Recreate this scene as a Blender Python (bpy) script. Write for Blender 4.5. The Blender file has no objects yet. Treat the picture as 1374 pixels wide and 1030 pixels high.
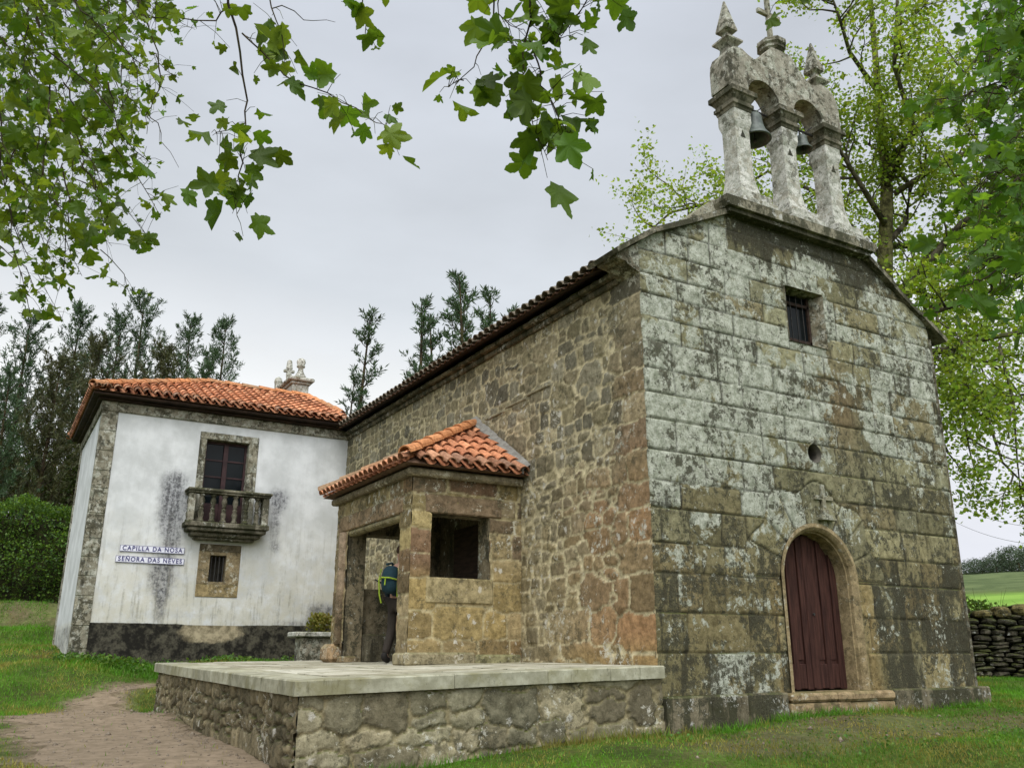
import bpy, math, random
import numpy as np
from mathutils import Vector
random.seed(7)
scene = bpy.context.scene
COL = scene.collection
PI = math.pi
A = np.array
# ------------------------------------------------------------------ camera model
CAM = A([-7.29, -8.88, 0.50]); FPX = 1171.7
YAW = math.radians(30.35); PIT = math.radians(17.15)
CF = A([math.sin(YAW)*math.cos(PIT), math.cos(YAW)*math.cos(PIT), math.sin(PIT)])
CR = A([math.cos(YAW), -math.sin(YAW), 0.]); CU = np.cross(CR, CF)
def ray(x, y): return CF + CR*(x-687)/FPX + CU*(515-y)/FPX
def at(x, y, ax, v):
    d = ray(x, y); return CAM + d*((v-CAM[ax])/d[ax])
def dep(x, y, t): return CAM + ray(x, y)*t

# ------------------------------------------------------------------ helpers
def tag(o, label=None, cat=None, group=None, kind=None):
    if label: o['label'] = label
    if cat: o['category'] = cat
    if group: o['group'] = group
    if kind: o['kind'] = kind
    return o
def thing(name, label, cat, loc=(0, 0, 0), group=None):
    o = bpy.data.objects.new(name, None); COL.objects.link(o)
    o.location = loc; o.empty_display_size = .3
    return tag(o, label, cat, group)
def wloc(p):
    v = Vector((0, 0, 0))
    while p is not None:
        v = v + p.location; p = p.parent
    return v
def mesh_obj(name, V, F, mat, parent=None, attrs=None, smooth=False):
    V = np.asarray(V, dtype=np.float32).reshape(-1, 3)
    if parent is not None: V = V - np.array(wloc(parent), dtype=np.float32)
    me = bpy.data.meshes.new(name)
    if isinstance(F, np.ndarray):
        n, k = F.shape
        me.vertices.add(len(V)); me.vertices.foreach_set('co', V.ravel())
        me.loops.add(n*k); me.loops.foreach_set('vertex_index', F.astype(np.int32).ravel())
        me.polygons.add(n); me.polygons.foreach_set('loop_start', np.arange(0, n*k, k, dtype=np.int32))
        me.update(calc_edges=True)
    else:
        me.from_pydata(V.tolist(), [], F); me.update()
    if attrs:
        for an, d in attrs.items():
            d = np.asarray(d, dtype=np.float32)
            if d.shape[1] == 3: d = np.hstack([d, np.ones((len(d), 1), np.float32)])
            at_ = me.attributes.new(an, 'FLOAT_COLOR', 'POINT'); at_.data.foreach_set('color', d.ravel())
    if smooth: me.polygons.foreach_set('use_smooth', np.ones(len(me.polygons), dtype=bool))
    me.validate(); 
    if mat: me.materials.append(mat)
    o = bpy.data.objects.new(name, me); COL.objects.link(o)
    if parent is not None: o.parent = parent
    return o

class MB:
    def __init__(s): s.v = []; s.f = []; s.c = []; s.col = (1, 1, 1)
    def add(s, V, F, col=None):
        b = len(s.v); s.v += [tuple(float(q) for q in p) for p in V]; s.f += [[b+i for i in f] for f in F]
        s.c += [col or s.col]*len(V); return s
    def box(s, x0, x1, y0, y1, z0, z1, bev=0.0, col=None):
        if x0 > x1: x0, x1 = x1, x0
        if y0 > y1: y0, y1 = y1, y0
        if z0 > z1: z0, z1 = z1, z0
        b = min(bev, (x1-x0)/3, (y1-y0)/3, (z1-z0)/3)
        if b <= 0:
            V = [(x, y, z) for z in (z0, z1) for (x, y) in ((x0, y0), (x1, y0), (x1, y1), (x0, y1))]
            F = [(3, 2, 1, 0), (4, 5, 6, 7), (0, 1, 5, 4), (1, 2, 6, 5), (2, 3, 7, 6), (3, 0, 4, 7)]
            return s.add(V, F, col)
        V = []
        for (z, i) in ((z0, b), (z0+b, 0), (z1-b, 0), (z1, b)):
            for (x, y, cx, cy) in ((x0, y0, 1, 1), (x1, y0, -1, 1), (x1, y1, -1, -1), (x0, y1, 1, -1)):
                k = i if i else 0
                a1 = (x+cx*max(b, k), y+cy*k); a2 = (x+cx*k, y+cy*max(b, k))
                pr_ = [a2, a1] if cx*cy > 0 else [a1, a2]
                if k: pr_ = [(x+cx*b, y+cy*b)]*2
                V += [(p[0], p[1], z) for p in pr_]
        F = [[7, 6, 5, 4, 3, 2, 1, 0], list(range(24, 32))]
        for r in range(3):
            for i in range(8):
                j = (i+1) % 8
                F.append((r*8+i, r*8+j, r*8+8+j, r*8+8+i))
        return s.add(V, F, col)
    def ring(s, rings, cap=True, col=None):
        n = len(rings[0]); V = [p for r in rings for p in r]; F = []
        for k in range(len(rings)-1):
            for i in range(n):
                j = (i+1) % n; F.append((k*n+i, k*n+j, k*n+n+j, k*n+n+i))
        if cap: F += [list(range(n))[::-1], [len(V)-n+i for i in range(n)]]
        return s.add(V, F, col)
    def lathe(s, cx, cy, prof, n=16, rot=0, sq=False, col=None):
        rr = []
        for (r, z) in prof:
            k = r*(math.sqrt(2) if n == 4 else 1)
            rr.append([(cx+k*math.cos(rot+2*PI*i/n), cy+k*math.sin(rot+2*PI*i/n), z) for i in range(n)])
        return s.ring(rr, col=col)
    def tube(s, pts, rad, n=6, col=None):
        pts = [A(p, float) for p in pts]; rings = []
        up = A([0, 0, 1.])
        for i, p in enumerate(pts):
            d = pts[min(i+1, len(pts)-1)]-pts[max(i-1, 0)]
            d = d/(np.linalg.norm(d)+1e-9)
            a = np.cross(d, up)
            if np.linalg.norm(a) < .05: a = np.cross(d, A([1., 0, 0]))
            a /= np.linalg.norm(a); b = np.cross(d, a)
            r = rad[i] if hasattr(rad, '__len__') else rad
            rings.append([p+r*(math.cos(2*PI*k/n)*a+math.sin(2*PI*k/n)*b) for k in range(n)])
        return s.ring(rings, col=col)
    def extrude(s, poly, y0, y1, col=None):      # polygon in xz
        n = len(poly); V = [(x, y0, z) for x, z in poly]+[(x, y1, z) for x, z in poly]
        F = [list(range(n)), list(range(2*n-1, n-1, -1))]
        F += [((i+1) % n, i, n+i, n+(i+1) % n) for i in range(n)]
        return s.add(V, F, col)
    def build(s, name, mat, parent=None, smooth=False):
        return mesh_obj(name, s.v, s.f, mat, parent, {'Col': s.c}, smooth)

# numpy noise
_rg = np.random.RandomState(5); _T = _rg.rand(64, 64, 64).astype(np.float32)
def vn(x, y, z=0):
    x = np.asarray(x, float); y = np.asarray(y, float); z = np.zeros_like(x)+z
    xi = np.floor(x).astype(int); yi = np.floor(y).astype(int); zi = np.floor(z).astype(int)
    fx = x-xi; fy = y-yi; fz = z-zi
    fx = fx*fx*(3-2*fx); fy = fy*fy*(3-2*fy); fz = fz*fz*(3-2*fz)
    g = lambda a, b, c: _T[(xi+a) & 63, (yi+b) & 63, (zi+c) & 63]
    l = lambda a, b, t: a+(b-a)*t
    return l(l(l(g(0, 0, 0), g(1, 0, 0), fx), l(g(0, 1, 0), g(1, 1, 0), fx), fy), l(l(g(0, 0, 1), g(1, 0, 1), fx), l(g(0, 1, 1), g(1, 1, 1), fx), fy), fz)
def fbm(x, y, z=0, o=4):
    s = 0; a = .5; t = 0
    for i in range(o):
        s = s+a*vn(x*2**i+17.3*i, y*2**i+5.1*i, z*2**i+i*9.7); t += a; a *= .55
    return s/t
def sm(x, a, b):
    t = np.clip((x-a)/(b-a), 0, 1); return t*t*(3-2*t)

# ------------------------------------------------------------------ materials
class NT:
    def __init__(s, name):
        s.m = bpy.data.materials.new(name); s.m.use_nodes = True
        s.n = s.m.node_tree.nodes; s.l = s.m.node_tree.links
        s.b = s.n['Principled BSDF']; s.out = s.n['Material Output']
    def node(s, t, **k):
        n = s.n.new(t)
        for a, b in k.items(): setattr(n, a, b)
        return n
    def link(s, a, b): s.l.new(a, b)
    def pos(s, sc=(1, 1, 1), obj=False):
        if obj: p = s.node('ShaderNodeTexCoord').outputs['Object']
        else: p = s.node('ShaderNodeNewGeometry').outputs['Position']
        m = s.node('ShaderNodeMapping'); m.inputs['Scale'].default_value = sc
        s.link(p, m.inputs['Vector']); return m.outputs['Vector']
    def noise(s, scale, det=6, rough=.6, sc=(1, 1, 1), dist=0):
        n = s.node('ShaderNodeTexNoise'); n.inputs['Scale'].default_value = scale
        n.inputs['Detail'].default_value = det; n.inputs['Roughness'].default_value = rough
        n.inputs['Distortion'].default_value = dist
        s.link(s.pos(sc), n.inputs['Vector']); return n.outputs['Fac']
    def math(s, op, a, b=None, c=None, clamp=False):
        n = s.node('ShaderNodeMath', operation=op, use_clamp=clamp)
        for i, v in enumerate((a, b, c)):
            if v is None: continue
            if isinstance(v, (int, float)): n.inputs[i].default_value = v
            else: s.link(v, n.inputs[i])
        return n.outputs[0]
    def ramp(s, f, a, b):      # smooth 0..1
        n = s.node('ShaderNodeMapRange', interpolation_type='SMOOTHSTEP')
        n.inputs[1].default_value = a; n.inputs[2].default_value = b
        s.link(f, n.inputs[0]); return n.outputs[0]
    def mix(s, f, a, b, mode='MIX'):
        n = s.node('ShaderNodeMix', data_type='RGBA', blend_type=mode)
        for i, v in ((0, f), (6, a), (7, b)):
            if isinstance(v, (int, float)): n.inputs[i].default_value = v
            elif isinstance(v, tuple): n.inputs[i].default_value = (*v, 1)
            else: s.link(v, n.inputs[i])
        return n.outputs[2]
    def attr(s, name): return s.node('ShaderNodeAttribute', attribute_name=name)
    def sep(s, c):
        n = s.node('ShaderNodeSeparateColor'); s.link(c, n.inputs[0]); return n.outputs
    def color(s, c):
        if isinstance(c, tuple): s.b.inputs['Base Color'].default_value = (*c, 1)
        else: s.link(c, s.b.inputs['Base Color'])
    def rough(s, r, spec=.3):
        s.b.inputs['Roughness'].default_value = r; s.b.inputs['Specular IOR Level'].default_value = spec
    def bump(s, h, st=.4, d=.01):
        n = s.node('ShaderNodeBump'); n.inputs['Strength'].default_value = st; n.inputs['Distance'].default_value = d
        s.link(h, n.inputs['Height']); s.link(n.outputs[0], s.b.inputs['Normal'])

def stone_mat(name, lich=(.35, .365, .30), lthr=.55, dthr=.60, msk=True, dark=(.028, .026, .018), lsc=3.2, grain=1.0, tint=(1, 1, 1), mott=.6, crust=.88, cthr=.525):
    t = NT(name)
    base = t.attr('Col').outputs['Color']
    base = t.mix(1.0, base, tint, 'MULTIPLY')
    g = t.noise(9, 8, .7); g2 = t.noise(60, 4, .7); mo = t.noise(5.5, 12, .76, dist=.4); m2 = t.noise(13, 9, .76)
    base = t.mix(t.ramp(g, .3, .75), t.mix(1.0, base, (.60, .57, .50), 'MULTIPLY'), t.mix(1.0, base, (1.35, 1.30, 1.2), 'MULTIPLY'))
    base = t.mix(t.math('MULTIPLY', t.ramp(g2, .55, .75), .35*grain), base, (.42, .38, .30))
    base = t.mix(t.math('MULTIPLY', t.ramp(g2, .46, .28), .5*grain), base, (.06, .05, .035))
    base = t.mix(t.math('MULTIPLY', t.ramp(mo, .49, .62), mott), base, t.mix(1.0, base, (.30, .28, .22), 'MULTIPLY'))
    big = t.noise(lsc, 12, .70, dist=.5)
    stv = t.noise(2.4, 10, .66, sc=(1.6, 1.6, .45))
    if msk:
        c = t.sep(t.attr('Msk').outputs['Color']); lb, db, jn = c[0], c[1], c[2]
    else:
        lb = db = jn = None
    lf = t.math('ADD', big, t.math('MULTIPLY_ADD', lb, .5, -.25)) if msk else big
    lf = t.math('ADD', lf, t.math('MULTIPLY_ADD', m2, .42, -.21))
    lm = t.ramp(lf, lthr, lthr+.055)
    lcol = t.mix(t.ramp(t.noise(7, 8, .7), .36, .64), (lich[0]*.66, lich[1]*.68, lich[2]*.62), (lich[0]*1.45, lich[1]*1.42, lich[2]*1.45))
    lcol = t.mix(t.math('MULTIPLY', t.ramp(t.noise(42, 5, .75), .52, .62), .7), lcol, (.075, .075, .05))
    base = t.mix(t.math('MULTIPLY', lm, .92), base, lcol)
    # small round white lichen spots
    vo = t.node('ShaderNodeTexVoronoi'); vo.inputs['Scale'].default_value = 5.5; t.link(t.pos((1, 1, .8)), vo.inputs['Vector'])
    sp = t.math('MULTIPLY', t.ramp(t.math('ADD', vo.outputs['Distance'], t.math('MULTIPLY_ADD', m2, 1.3, -.65)), .20, .14), t.ramp(t.noise(1.7, 4, .6), .50, .58))
    base = t.mix(t.math('MULTIPLY', sp, .8), base, (lich[0]*1.35, lich[1]*1.32, lich[2]*1.4))
    df = t.math('ADD', stv, t.math('MULTIPLY_ADD', db, .5, -.25)) if msk else stv
    dm = t.ramp(t.math('ADD', df, t.math('MULTIPLY_ADD', t.noise(9, 10, .78), .55, -.275)), dthr, dthr+.10)
    base = t.mix(t.math('MULTIPLY', dm, .85), base, dark)
    if msk: base = t.mix(t.math('MULTIPLY', jn, .9), base, (.018, .016, .012))
    cr = t.noise(8.5, 12, .80, dist=.25); cm = t.math('ADD', cr, t.math('MULTIPLY_ADD', t.noise(1.9, 6, .65), .60, -.30))
    if msk: cm = t.math('ADD', cm, t.math('MULTIPLY_ADD', db, .16, -.07))
    base = t.mix(t.math('MULTIPLY', t.ramp(cm, cthr, cthr+.045), crust), base, t.mix(t.ramp(g2, .4, .6), (.030, .029, .018), (.075, .070, .045)))
    wf = t.math('ADD', t.noise(11, 12, .80, dist=.3), t.math('MULTIPLY_ADD', t.noise(1.5, 6, .65), .60, -.30))
    base = t.mix(t.math('MULTIPLY', t.ramp(wf, .60, .635), .85), base, (lich[0]*1.25, lich[1]*1.24, lich[2]*1.25))
    nz = t.node('ShaderNodeSeparateXYZ'); t.link(t.node('ShaderNodeNewGeometry').outputs['True Normal'], nz.inputs[0])
    up = t.math('MULTIPLY', t.ramp(nz.outputs[2], .55, .9), t.ramp(t.noise(3, 6, .7), .38, .58))
    base = t.mix(t.math('MULTIPLY', up, .75), base, (.085, .10, .022))
    t.color(base); t.rough(.93, .12)
    t.bump(t.math('ADD', t.noise(18, 8, .75), t.math('MULTIPLY', g2, .5)), .8, .018)
    return t.m

def simple_mat(name, c1, c2, sc=8, rough=.85, bump=.3, spec=.2, useattr=False, sc3=(1, 1, 1), lo=.35, hi=.65):
    t = NT(name); n = t.noise(sc, 8, .65, sc=sc3)
    c = t.mix(t.ramp(n, lo, hi), c1, c2)
    if useattr: c = t.mix(1.0, c, t.attr('Col').outputs['Color'], 'MULTIPLY')
    t.color(c); t.rough(rough, spec)
    if bump: t.bump(t.noise(sc*3, 6, .7), bump, .01)
    return t.m

def leaf_mat(name, tr=.5, tint=(1, 1, 1), rough=.5):
    t = NT(name)
    c = t.mix(1.0, t.attr('Col').outputs['Color'], tint, 'MULTIPLY')
    t.color(c); t.rough(rough, .3)
    tb = t.node('ShaderNodeBsdfTranslucent')
    c2 = t.mix(1.0, c, (1.5, 1.35, .55), 'MULTIPLY'); t.link(c2, tb.inputs['Color'])
    mx = t.node('ShaderNodeMixShader'); mx.inputs[0].default_value = tr
    t.link(t.b.outputs[0], mx.inputs[1]); t.link(tb.outputs[0], mx.inputs[2]); t.link(mx.outputs[0], t.out.inputs['Surface'])
    return t.m

M = {}
M['facade'] = stone_mat('lichened_ashlar', lthr=.535, dthr=.58, tint=(.90, .97, .88))
M['rubble'] = stone_mat('rubble_stone', lich=(.40, .39, .32), lthr=.66, dthr=.70, lsc=4.5, mott=.45, crust=.6, cthr=.56, tint=(1.05, 1.05, .98))
M['trim'] = stone_mat('weathered_granite', lich=(.34, .34, .28), lthr=.50, dthr=.55, msk=False, lsc=4.5)
M['pale'] = stone_mat('pale_granite', lich=(.42, .42, .37), lthr=.42, dthr=.62, msk=False, lsc=5, mott=.5, crust=.7, cthr=.55)
M['ochre'] = stone_mat('ochre_granite', lich=(.38, .36, .28), lthr=.64, dthr=.64, msk=False, crust=.6, cthr=.56)
M['black'] = stone_mat('black_stained_granite', lich=(.34, .34, .30), lthr=.62, dthr=.46, msk=False, dark=(.030, .032, .016))
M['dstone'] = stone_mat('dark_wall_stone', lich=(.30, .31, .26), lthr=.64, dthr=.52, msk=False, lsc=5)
M['iron'] = simple_mat('dark_iron', (.02, .02, .02), (.05, .045, .04), 20, .6)
M['bronze'] = simple_mat('weathered_bronze', (.035, .045, .038), (.09, .11, .09), 9, .55, spec=.5)
M['wood_red'] = simple_mat('red_brown_painted_wood', (.026, .011, .009), (.070, .030, .022), 4, .78, .5, .15, sc3=(6, 6, .6), lo=.3, hi=.72)
M['frame'] = simple_mat('dark_red_frame_paint', (.022, .010, .010), (.050, .024, .024), 4, .6, .2, .25)
M['wood_dark'] = simple_mat('dark_eaves_wood', (.018, .011, .008), (.045, .027, .018), 4, .8, .3, .2, sc3=(1, 1, 5))
M['mortar'] = simple_mat('grey_mortar', (.16, .15, .13), (.26, .25, .22), 12, .95)
M['grit'] = simple_mat('earthy_grit', (.13, .10, .07), (.24, .20, .15), 30, .95, 0)
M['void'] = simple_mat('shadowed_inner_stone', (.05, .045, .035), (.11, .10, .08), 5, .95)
t = NT('window_glass'); t.color((.006, .008, .009)); t.rough(.05, .12); M['glass'] = t.m
M['white_paint'] = simple_mat('sign_enamel', (.60, .60, .66), (.72, .72, .78), 6, .45, 0, .4)
M['blue_paint'] = simple_mat('sign_lettering', (.03, .03, .12), (.05, .045, .16), 9, .5, 0, .3)
t = NT('terracotta_tile')
c = t.attr('Col').outputs['Color']
c = t.mix(t.ramp(t.noise(14, 8, .7), .35, .7), t.mix(1.0, c, (.62, .56, .52), 'MULTIPLY'), t.mix(1.0, c, (1.2, 1.2, 1.2), 'MULTIPLY'))
c = t.mix(t.math('MULTIPLY', t.ramp(t.noise(6, 10, .78), .56, .66), .5), c, (.16, .14, .10))
t.color(c); t.rough(.85, .2); t.bump(t.noise(40, 5, .6), .25, .01); M['tile'] = t.m
# limewashed wall
t = NT('limewash')
ms = t.sep(t.attr('Msk').outputs['Color'])
c = t.mix(t.ramp(t.noise(1.6, 8, .6), .35, .7), (.49, .50, .49), (.66, .67, .665))
low = t.math('MULTIPLY', ms[2], t.ramp(t.noise(3.5, 8, .7), .3, .6))
c = t.mix(t.math('MULTIPLY', low, .7), c, (.50, .47, .36))
spk = t.math('MULTIPLY', t.ramp(t.noise(22, 8, .8), .60, .70), t.math('ADD', t.math('MULTIPLY', ms[2], .6), .06))
c = t.mix(spk, c, (.20, .19, .17))
stk = t.noise(4.5, 8, .7, sc=(2.6, 2.6, .22))
sA = t.ramp(t.math('ADD', ms[0], t.math('MULTIPLY_ADD', t.noise(4, 10, .75), 1.0, -.5)), .08, .95)
sB = t.ramp(t.math('ADD', t.noise(13, 12, .82), t.math('MULTIPLY_ADD', stk, .5, -.25)), .40, .60)
sC = t.ramp(ms[0], .02, .30)
c = t.mix(t.math('MULTIPLY', t.math('MULTIPLY', sA, sC), .55), c, (.17, .17, .18))
c = t.mix(t.math('MULTIPLY', t.math('MULTIPLY', t.math('MULTIPLY', sA, sC), sB), .9), c, (.050, .050, .055))
c = t.mix(t.math('MULTIPLY', t.math('MULTIPLY', t.math('ADD', ms[2], .12), t.ramp(t.math('ADD', stk, t.math('MULTIPLY_ADD', t.noise(9, 8, .8), .5, -.25)), .50, .68)), .6), c, (.27, .26, .21))
db = t.math('ADD', ms[1], t.math('MULTIPLY_ADD', t.noise(5, 8, .7), .7, -.35))
pat = t.mix(t.ramp(t.noise(6, 8, .7), .4, .65), (.014, .013, .010), (.085, .078, .055))
tan = t.math('MULTIPLY', t.ramp(ms[2], .98, 1.05), 1.0)
c = t.mix(t.ramp(db, .35, .62), t.mix(t.ramp(ms[2], .999, 1.0), c, t.mix(t.ramp(t.noise(4, 8, .7), .35, .65), (.12, .10, .06), (.40, .34, .22))), pat)
t.color(c); t.rough(.92, .15); t.bump(t.noise(12, 8, .7), .35, .012); M['lime'] = t.m
# paving
t = NT('worn_paving')
c = t.mix(t.ramp(t.noise(2.2, 8, .65), .35, .7), (.34, .32, .24), (.56, .54, .44))
br = t.node('ShaderNodeTexBrick'); br.inputs['Scale'].default_value = 1; br.inputs['Mortar Size'].default_value = .012
br.inputs['Brick Width'].default_value = 1.1; br.inputs['Row Height'].default_value = .62
br.inputs['Color1'].default_value = (1, 1, 1, 1); br.inputs['Color2'].default_value = (.75, .73, .66, 1); br.inputs['Mortar'].default_value = (.16, .17, .08, 1)
t.link(t.pos(), br.inputs['Vector']); c = t.mix(1.0, c, br.outputs['Color'], 'MULTIPLY')
c = t.mix(t.math('MULTIPLY', t.ramp(t.noise(5, 9, .75), .56, .66), .6), c, (.12, .13, .05))
t.color(c); t.rough(.8, .3); t.bump(t.noise(14, 8, .7), .4, .01); M['paving'] = t.m
t = NT('coping_granite')
c = t.mix(t.ramp(t.noise(5, 8, .65), .35, .7), (.25, .24, .165), (.42, .41, .31))
c = t.mix(t.math('MULTIPLY', t.ramp(t.noise(4, 10, .75, sc=(2.5, 2.5, .6)), .55, .68), .8), c, (.075, .070, .035))
c = t.mix(t.math('MULTIPLY', t.ramp(t.noise(2.2, 8, .7), .48, .62), .55), c, (.20, .185, .085))
c = t.mix(t.math('MULTIPLY', t.ramp(t.noise(26, 8, .8), .57, .66), .55), c, (.06, .055, .03)); c = t.mix(1.0, c, t.attr('Col').outputs['Color'], 'MULTIPLY')
t.color(c); t.rough(.85, .2); t.bump(t.noise(30, 6, .7), .4, .008); M['coping'] = t.m
# ground
t = NT('meadow_ground')
c = t.mix(t.ramp(t.noise(1.3, 8, .65), .38, .62), (.065, .10, .020), (.12, .19, .03))
c = t.mix(t.ramp(t.noise(.55, 8, .7), .50, .64), c, (.125, .105, .045))
c = t.mix(t.ramp(t.noise(14, 6, .7), .42, .7), t.mix(1.0, c, (.55, .55, .5), 'MULTIPLY'), c)
ms = t.sep(t.attr('Col').outputs['Color'])
c = t.mix(ms[0], c, t.mix(t.ramp(t.noise(6, 8, .7), .35, .65), (.13, .098, .062), (.27, .21, .14)))
c = t.mix(ms[1], c, t.mix(t.ramp(t.noise(.12, 6, .6), .4, .6), (.13, .24, .035), (.18, .30, .05)))
c = t.mix(ms[2], c, t.mix(t.ramp(t.noise(.2, 8, .7), .4, .6), (.06, .085, .03), (.10, .13, .05)))
t.color(c); t.rough(.95, .1); t.bump(t.noise(20, 8, .75), .9, .04); M['ground'] = t.m
t = NT('trodden_earth')
c = t.mix(t.ramp(t.noise(6, 8, .7), .35, .65), (.165, .128, .085), (.245, .19, .13))
t.color(c); t.rough(.95, .1); t.bump(t.noise(25, 8, .75), .5, .012); M['earth'] = t.m
t = NT('bark'); c = t.mix(t.ramp(t.noise(5, 9, .7), .4, .62), (.035, .030, .022), (.13, .115, .075))
c = t.mix(t.math('MULTIPLY', t.ramp(t.noise(2, 8, .7), .5, .6), .6), c, (.09, .11, .025)); c = t.mix(1.0, c, t.attr('Col').outputs['Color'], 'MULTIPLY')
t.color(c); t.rough(.9, .15); t.bump(t.noise(16, 8, .7, sc=(1, 1, .4)), .9, .03); M['bark'] = t.m
M['leaf'] = leaf_mat('leaf_near', .5); M['leaf_far'] = leaf_mat('leaf_crown', .42); M['needle'] = leaf_mat('needles', .15, rough=.6)
M['grass'] = leaf_mat('grass_blade', .35, rough=.6)
M['cloth'] = simple_mat('clothing', (.8, .8, .8), (1, 1, 1), 20, .85, .2, useattr=True)
M['skin'] = simple_mat('skin', (.28, .16, .11), (.36, .21, .15), 6, .6, 0)

# ------------------------------------------------------------------ terrain
def hill(x, y):
    d = np.hypot(x+2, y-2); az = np.arctan2(x+2, y-2)      # 0 = +y
    s = .055+.032*sm(az, .2, 1.1)
    s = s*(1-sm(np.abs(az), 1.9, 2.6)*.9)
    r = np.clip(d-20, 0, 235)
    return s*r*sm(d, 20, 45) + 1.0*(fbm(x*.03, y*.03, 3)-.5)*sm(d, 35, 90)*3
_GP = A([(-7.3, -8.9, -1.10), (-3, -9, -1.1), (3, -9, -1.0), (9, -8, -.8), (0, -.1, -.44), (3, -.1, -.27), (6.3, -.1, -.27), (0, -4, -.75), (6, -4, -.6),
  (3, -2, -.45), (-4.6, -.2, -.62), (-4.6, 3.5, -.52), (-4.6, 7.9, -.46), (-6.5, 3, -.55), (-6.5, 8, -.40), (-9, 5, -.5), (-8, 11, .1), (-5.7, 11.7, .36),
  (-2.6, 11.7, .32), (0, 11.7, .36), (-2, 8.6, -.05), (-4, 9.6, -.1), (-6.2, 15, .62), (-8, 16.5, .75), (-7, 19, 1.15), (-6.5, 21.5, 2.0), (-13, 21.5, 2.0), (-5, 24, 2.4), (-12, 16, .7), (-12, 27, 2.7), (-4, 29, 3.0),
  (0, 22, 1.6), (8, 22, 1.2), (9.5, 3.5, -.05), (12, 4, -.0), (14, 2, -.1), (10, 9, .3), (9, 0, -.25), (16, -4, -.3), (20, 4, .3), (18, 12, .6), (-14, 5, -.4), (-16, -6, -1), (24, -8, 0), (8, 16, .9)])
_GP[:, 2] -= hill(_GP[:, 0], _GP[:, 1])
def gz(x, y):
    x = np.asarray(x, float); y = np.asarray(y, float)
    sh = x.shape; xf = x.ravel(); yf = y.ravel(); out = np.empty(len(xf))
    for i in range(0, len(xf), 20000):
        dx = xf[i:i+20000, None]-_GP[:, 0]; dy = yf[i:i+20000, None]-_GP[:, 1]
        w = 1/(dx*dx+dy*dy+.35)**1.7
        out[i:i+20000] = (w*_GP[:, 2]).sum(1)/w.sum(1)
    z = out.reshape(sh)+hill(x, y)+.05*(fbm(x*.8, y*.8, 1)-.5)
    return z
def g1(x, y): return float(gz(A([x]), A([y]))[0])
PATH = [at(60, 1055, 2, -.6)[:2]]
pathc = A([(-5.2, -6), (-5.35, -2), (-5.45, 1.5), (-5.55, 4.5), (-5.5, 7.0), (-5.2, 9.2), (-4.2, 10.2)])
pathw = A([1.6, 1.6, 1.5, 1.35, 1.1, .6, .15])
def pathmask(x, y):
    d = np.full(x.shape, 9.)
    for i in range(len(pathc)-1):
        a, b = pathc[i], pathc[i+1]; ab = b-a
        t_ = np.clip(((x-a[0])*ab[0]+(y-a[1])*ab[1])/(ab@ab), 0, 1)
        w = pathw[i]+(pathw[i+1]-pathw[i])*t_
        d = np.minimum(d, np.hypot(x-a[0]-t_*ab[0], y-a[1]-t_*ab[1])-w)
    return 1-sm(d+1.5*(fbm(x*.9, y*.9, 7, 6)-.5)+.5*(fbm(x*5, y*5, 3)-.5), -.22, .22)
def baremask(x, y):      # worn earth before the door
    q = np.hypot((x-2.6)/3.4, (y+1.2)/1.0)
    return (1-sm(q+1.1*(fbm(x*1.3, y*1.3, 2)-.5), .6, 1.1))
na, nr = 300, 190
ang = np.linspace(0, 2*PI, na, endpoint=False)
rad = np.concatenate([[.01], np.cumsum(np.concatenate([np.full(100, .17), .17*1.075**np.arange(nr-101)]))])
rad = rad*1.0
AA, RR = np.meshgrid(ang, rad)
GX = -1+RR*np.cos(AA); GY = 2+RR*np.sin(AA); GZ = gz(GX, GY)
F = []
i0 = np.arange(nr-1)[:, None]*na; j = np.arange(na)[None, :]; j2 = (j+1) % na
F = np.stack([i0+j, i0+na+j, i0+na+j2, i0+j2], -1).reshape(-1, 4)
dd = np.hypot(GX+2, GY-2); azz = np.arctan2(GX+2, GY-2)
past = sm(dd, 16, 22)*sm(azz, .7, 1.0)*(1-sm(azz, 2.1, 2.4))*(1-sm(dd, 95, 110))
scr = sm(dd, 95, 120)*sm(azz, .3, .6)+sm(dd, 24, 32)*(1-sm(azz, .5, .9))*.7
bank = sm(GY, 18.5, 20)*(1-sm(GY, 24, 26))*(1-sm(GX, -4, 0))*.3
gcol = np.stack([np.clip(baremask(GX, GY)*.35+bank+pathmask(GX, GY), 0, 1), np.clip(past, 0, 1), np.clip(scr, 0, 1)], -1).reshape(-1, 3)
g = mesh_obj('ground', np.stack([GX, GY, GZ], -1), F, M['ground'], None, {'Col': gcol}, True); tag(g, kind='structure')
# earth path: a sheet of the same surface lying 4 mm above the ground
gpm = pathmask(GX, GY).ravel()
keep = gpm[F].min(1) > .9
pv = np.stack([GX, GY, GZ+.004], -1).reshape(-1, 3); uq, inv = np.unique(F[keep], return_inverse=True)
p = mesh_obj('path', pv[uq], inv.reshape(-1, 4), M['earth'], None, None, True); tag(p, kind='structure')

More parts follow.
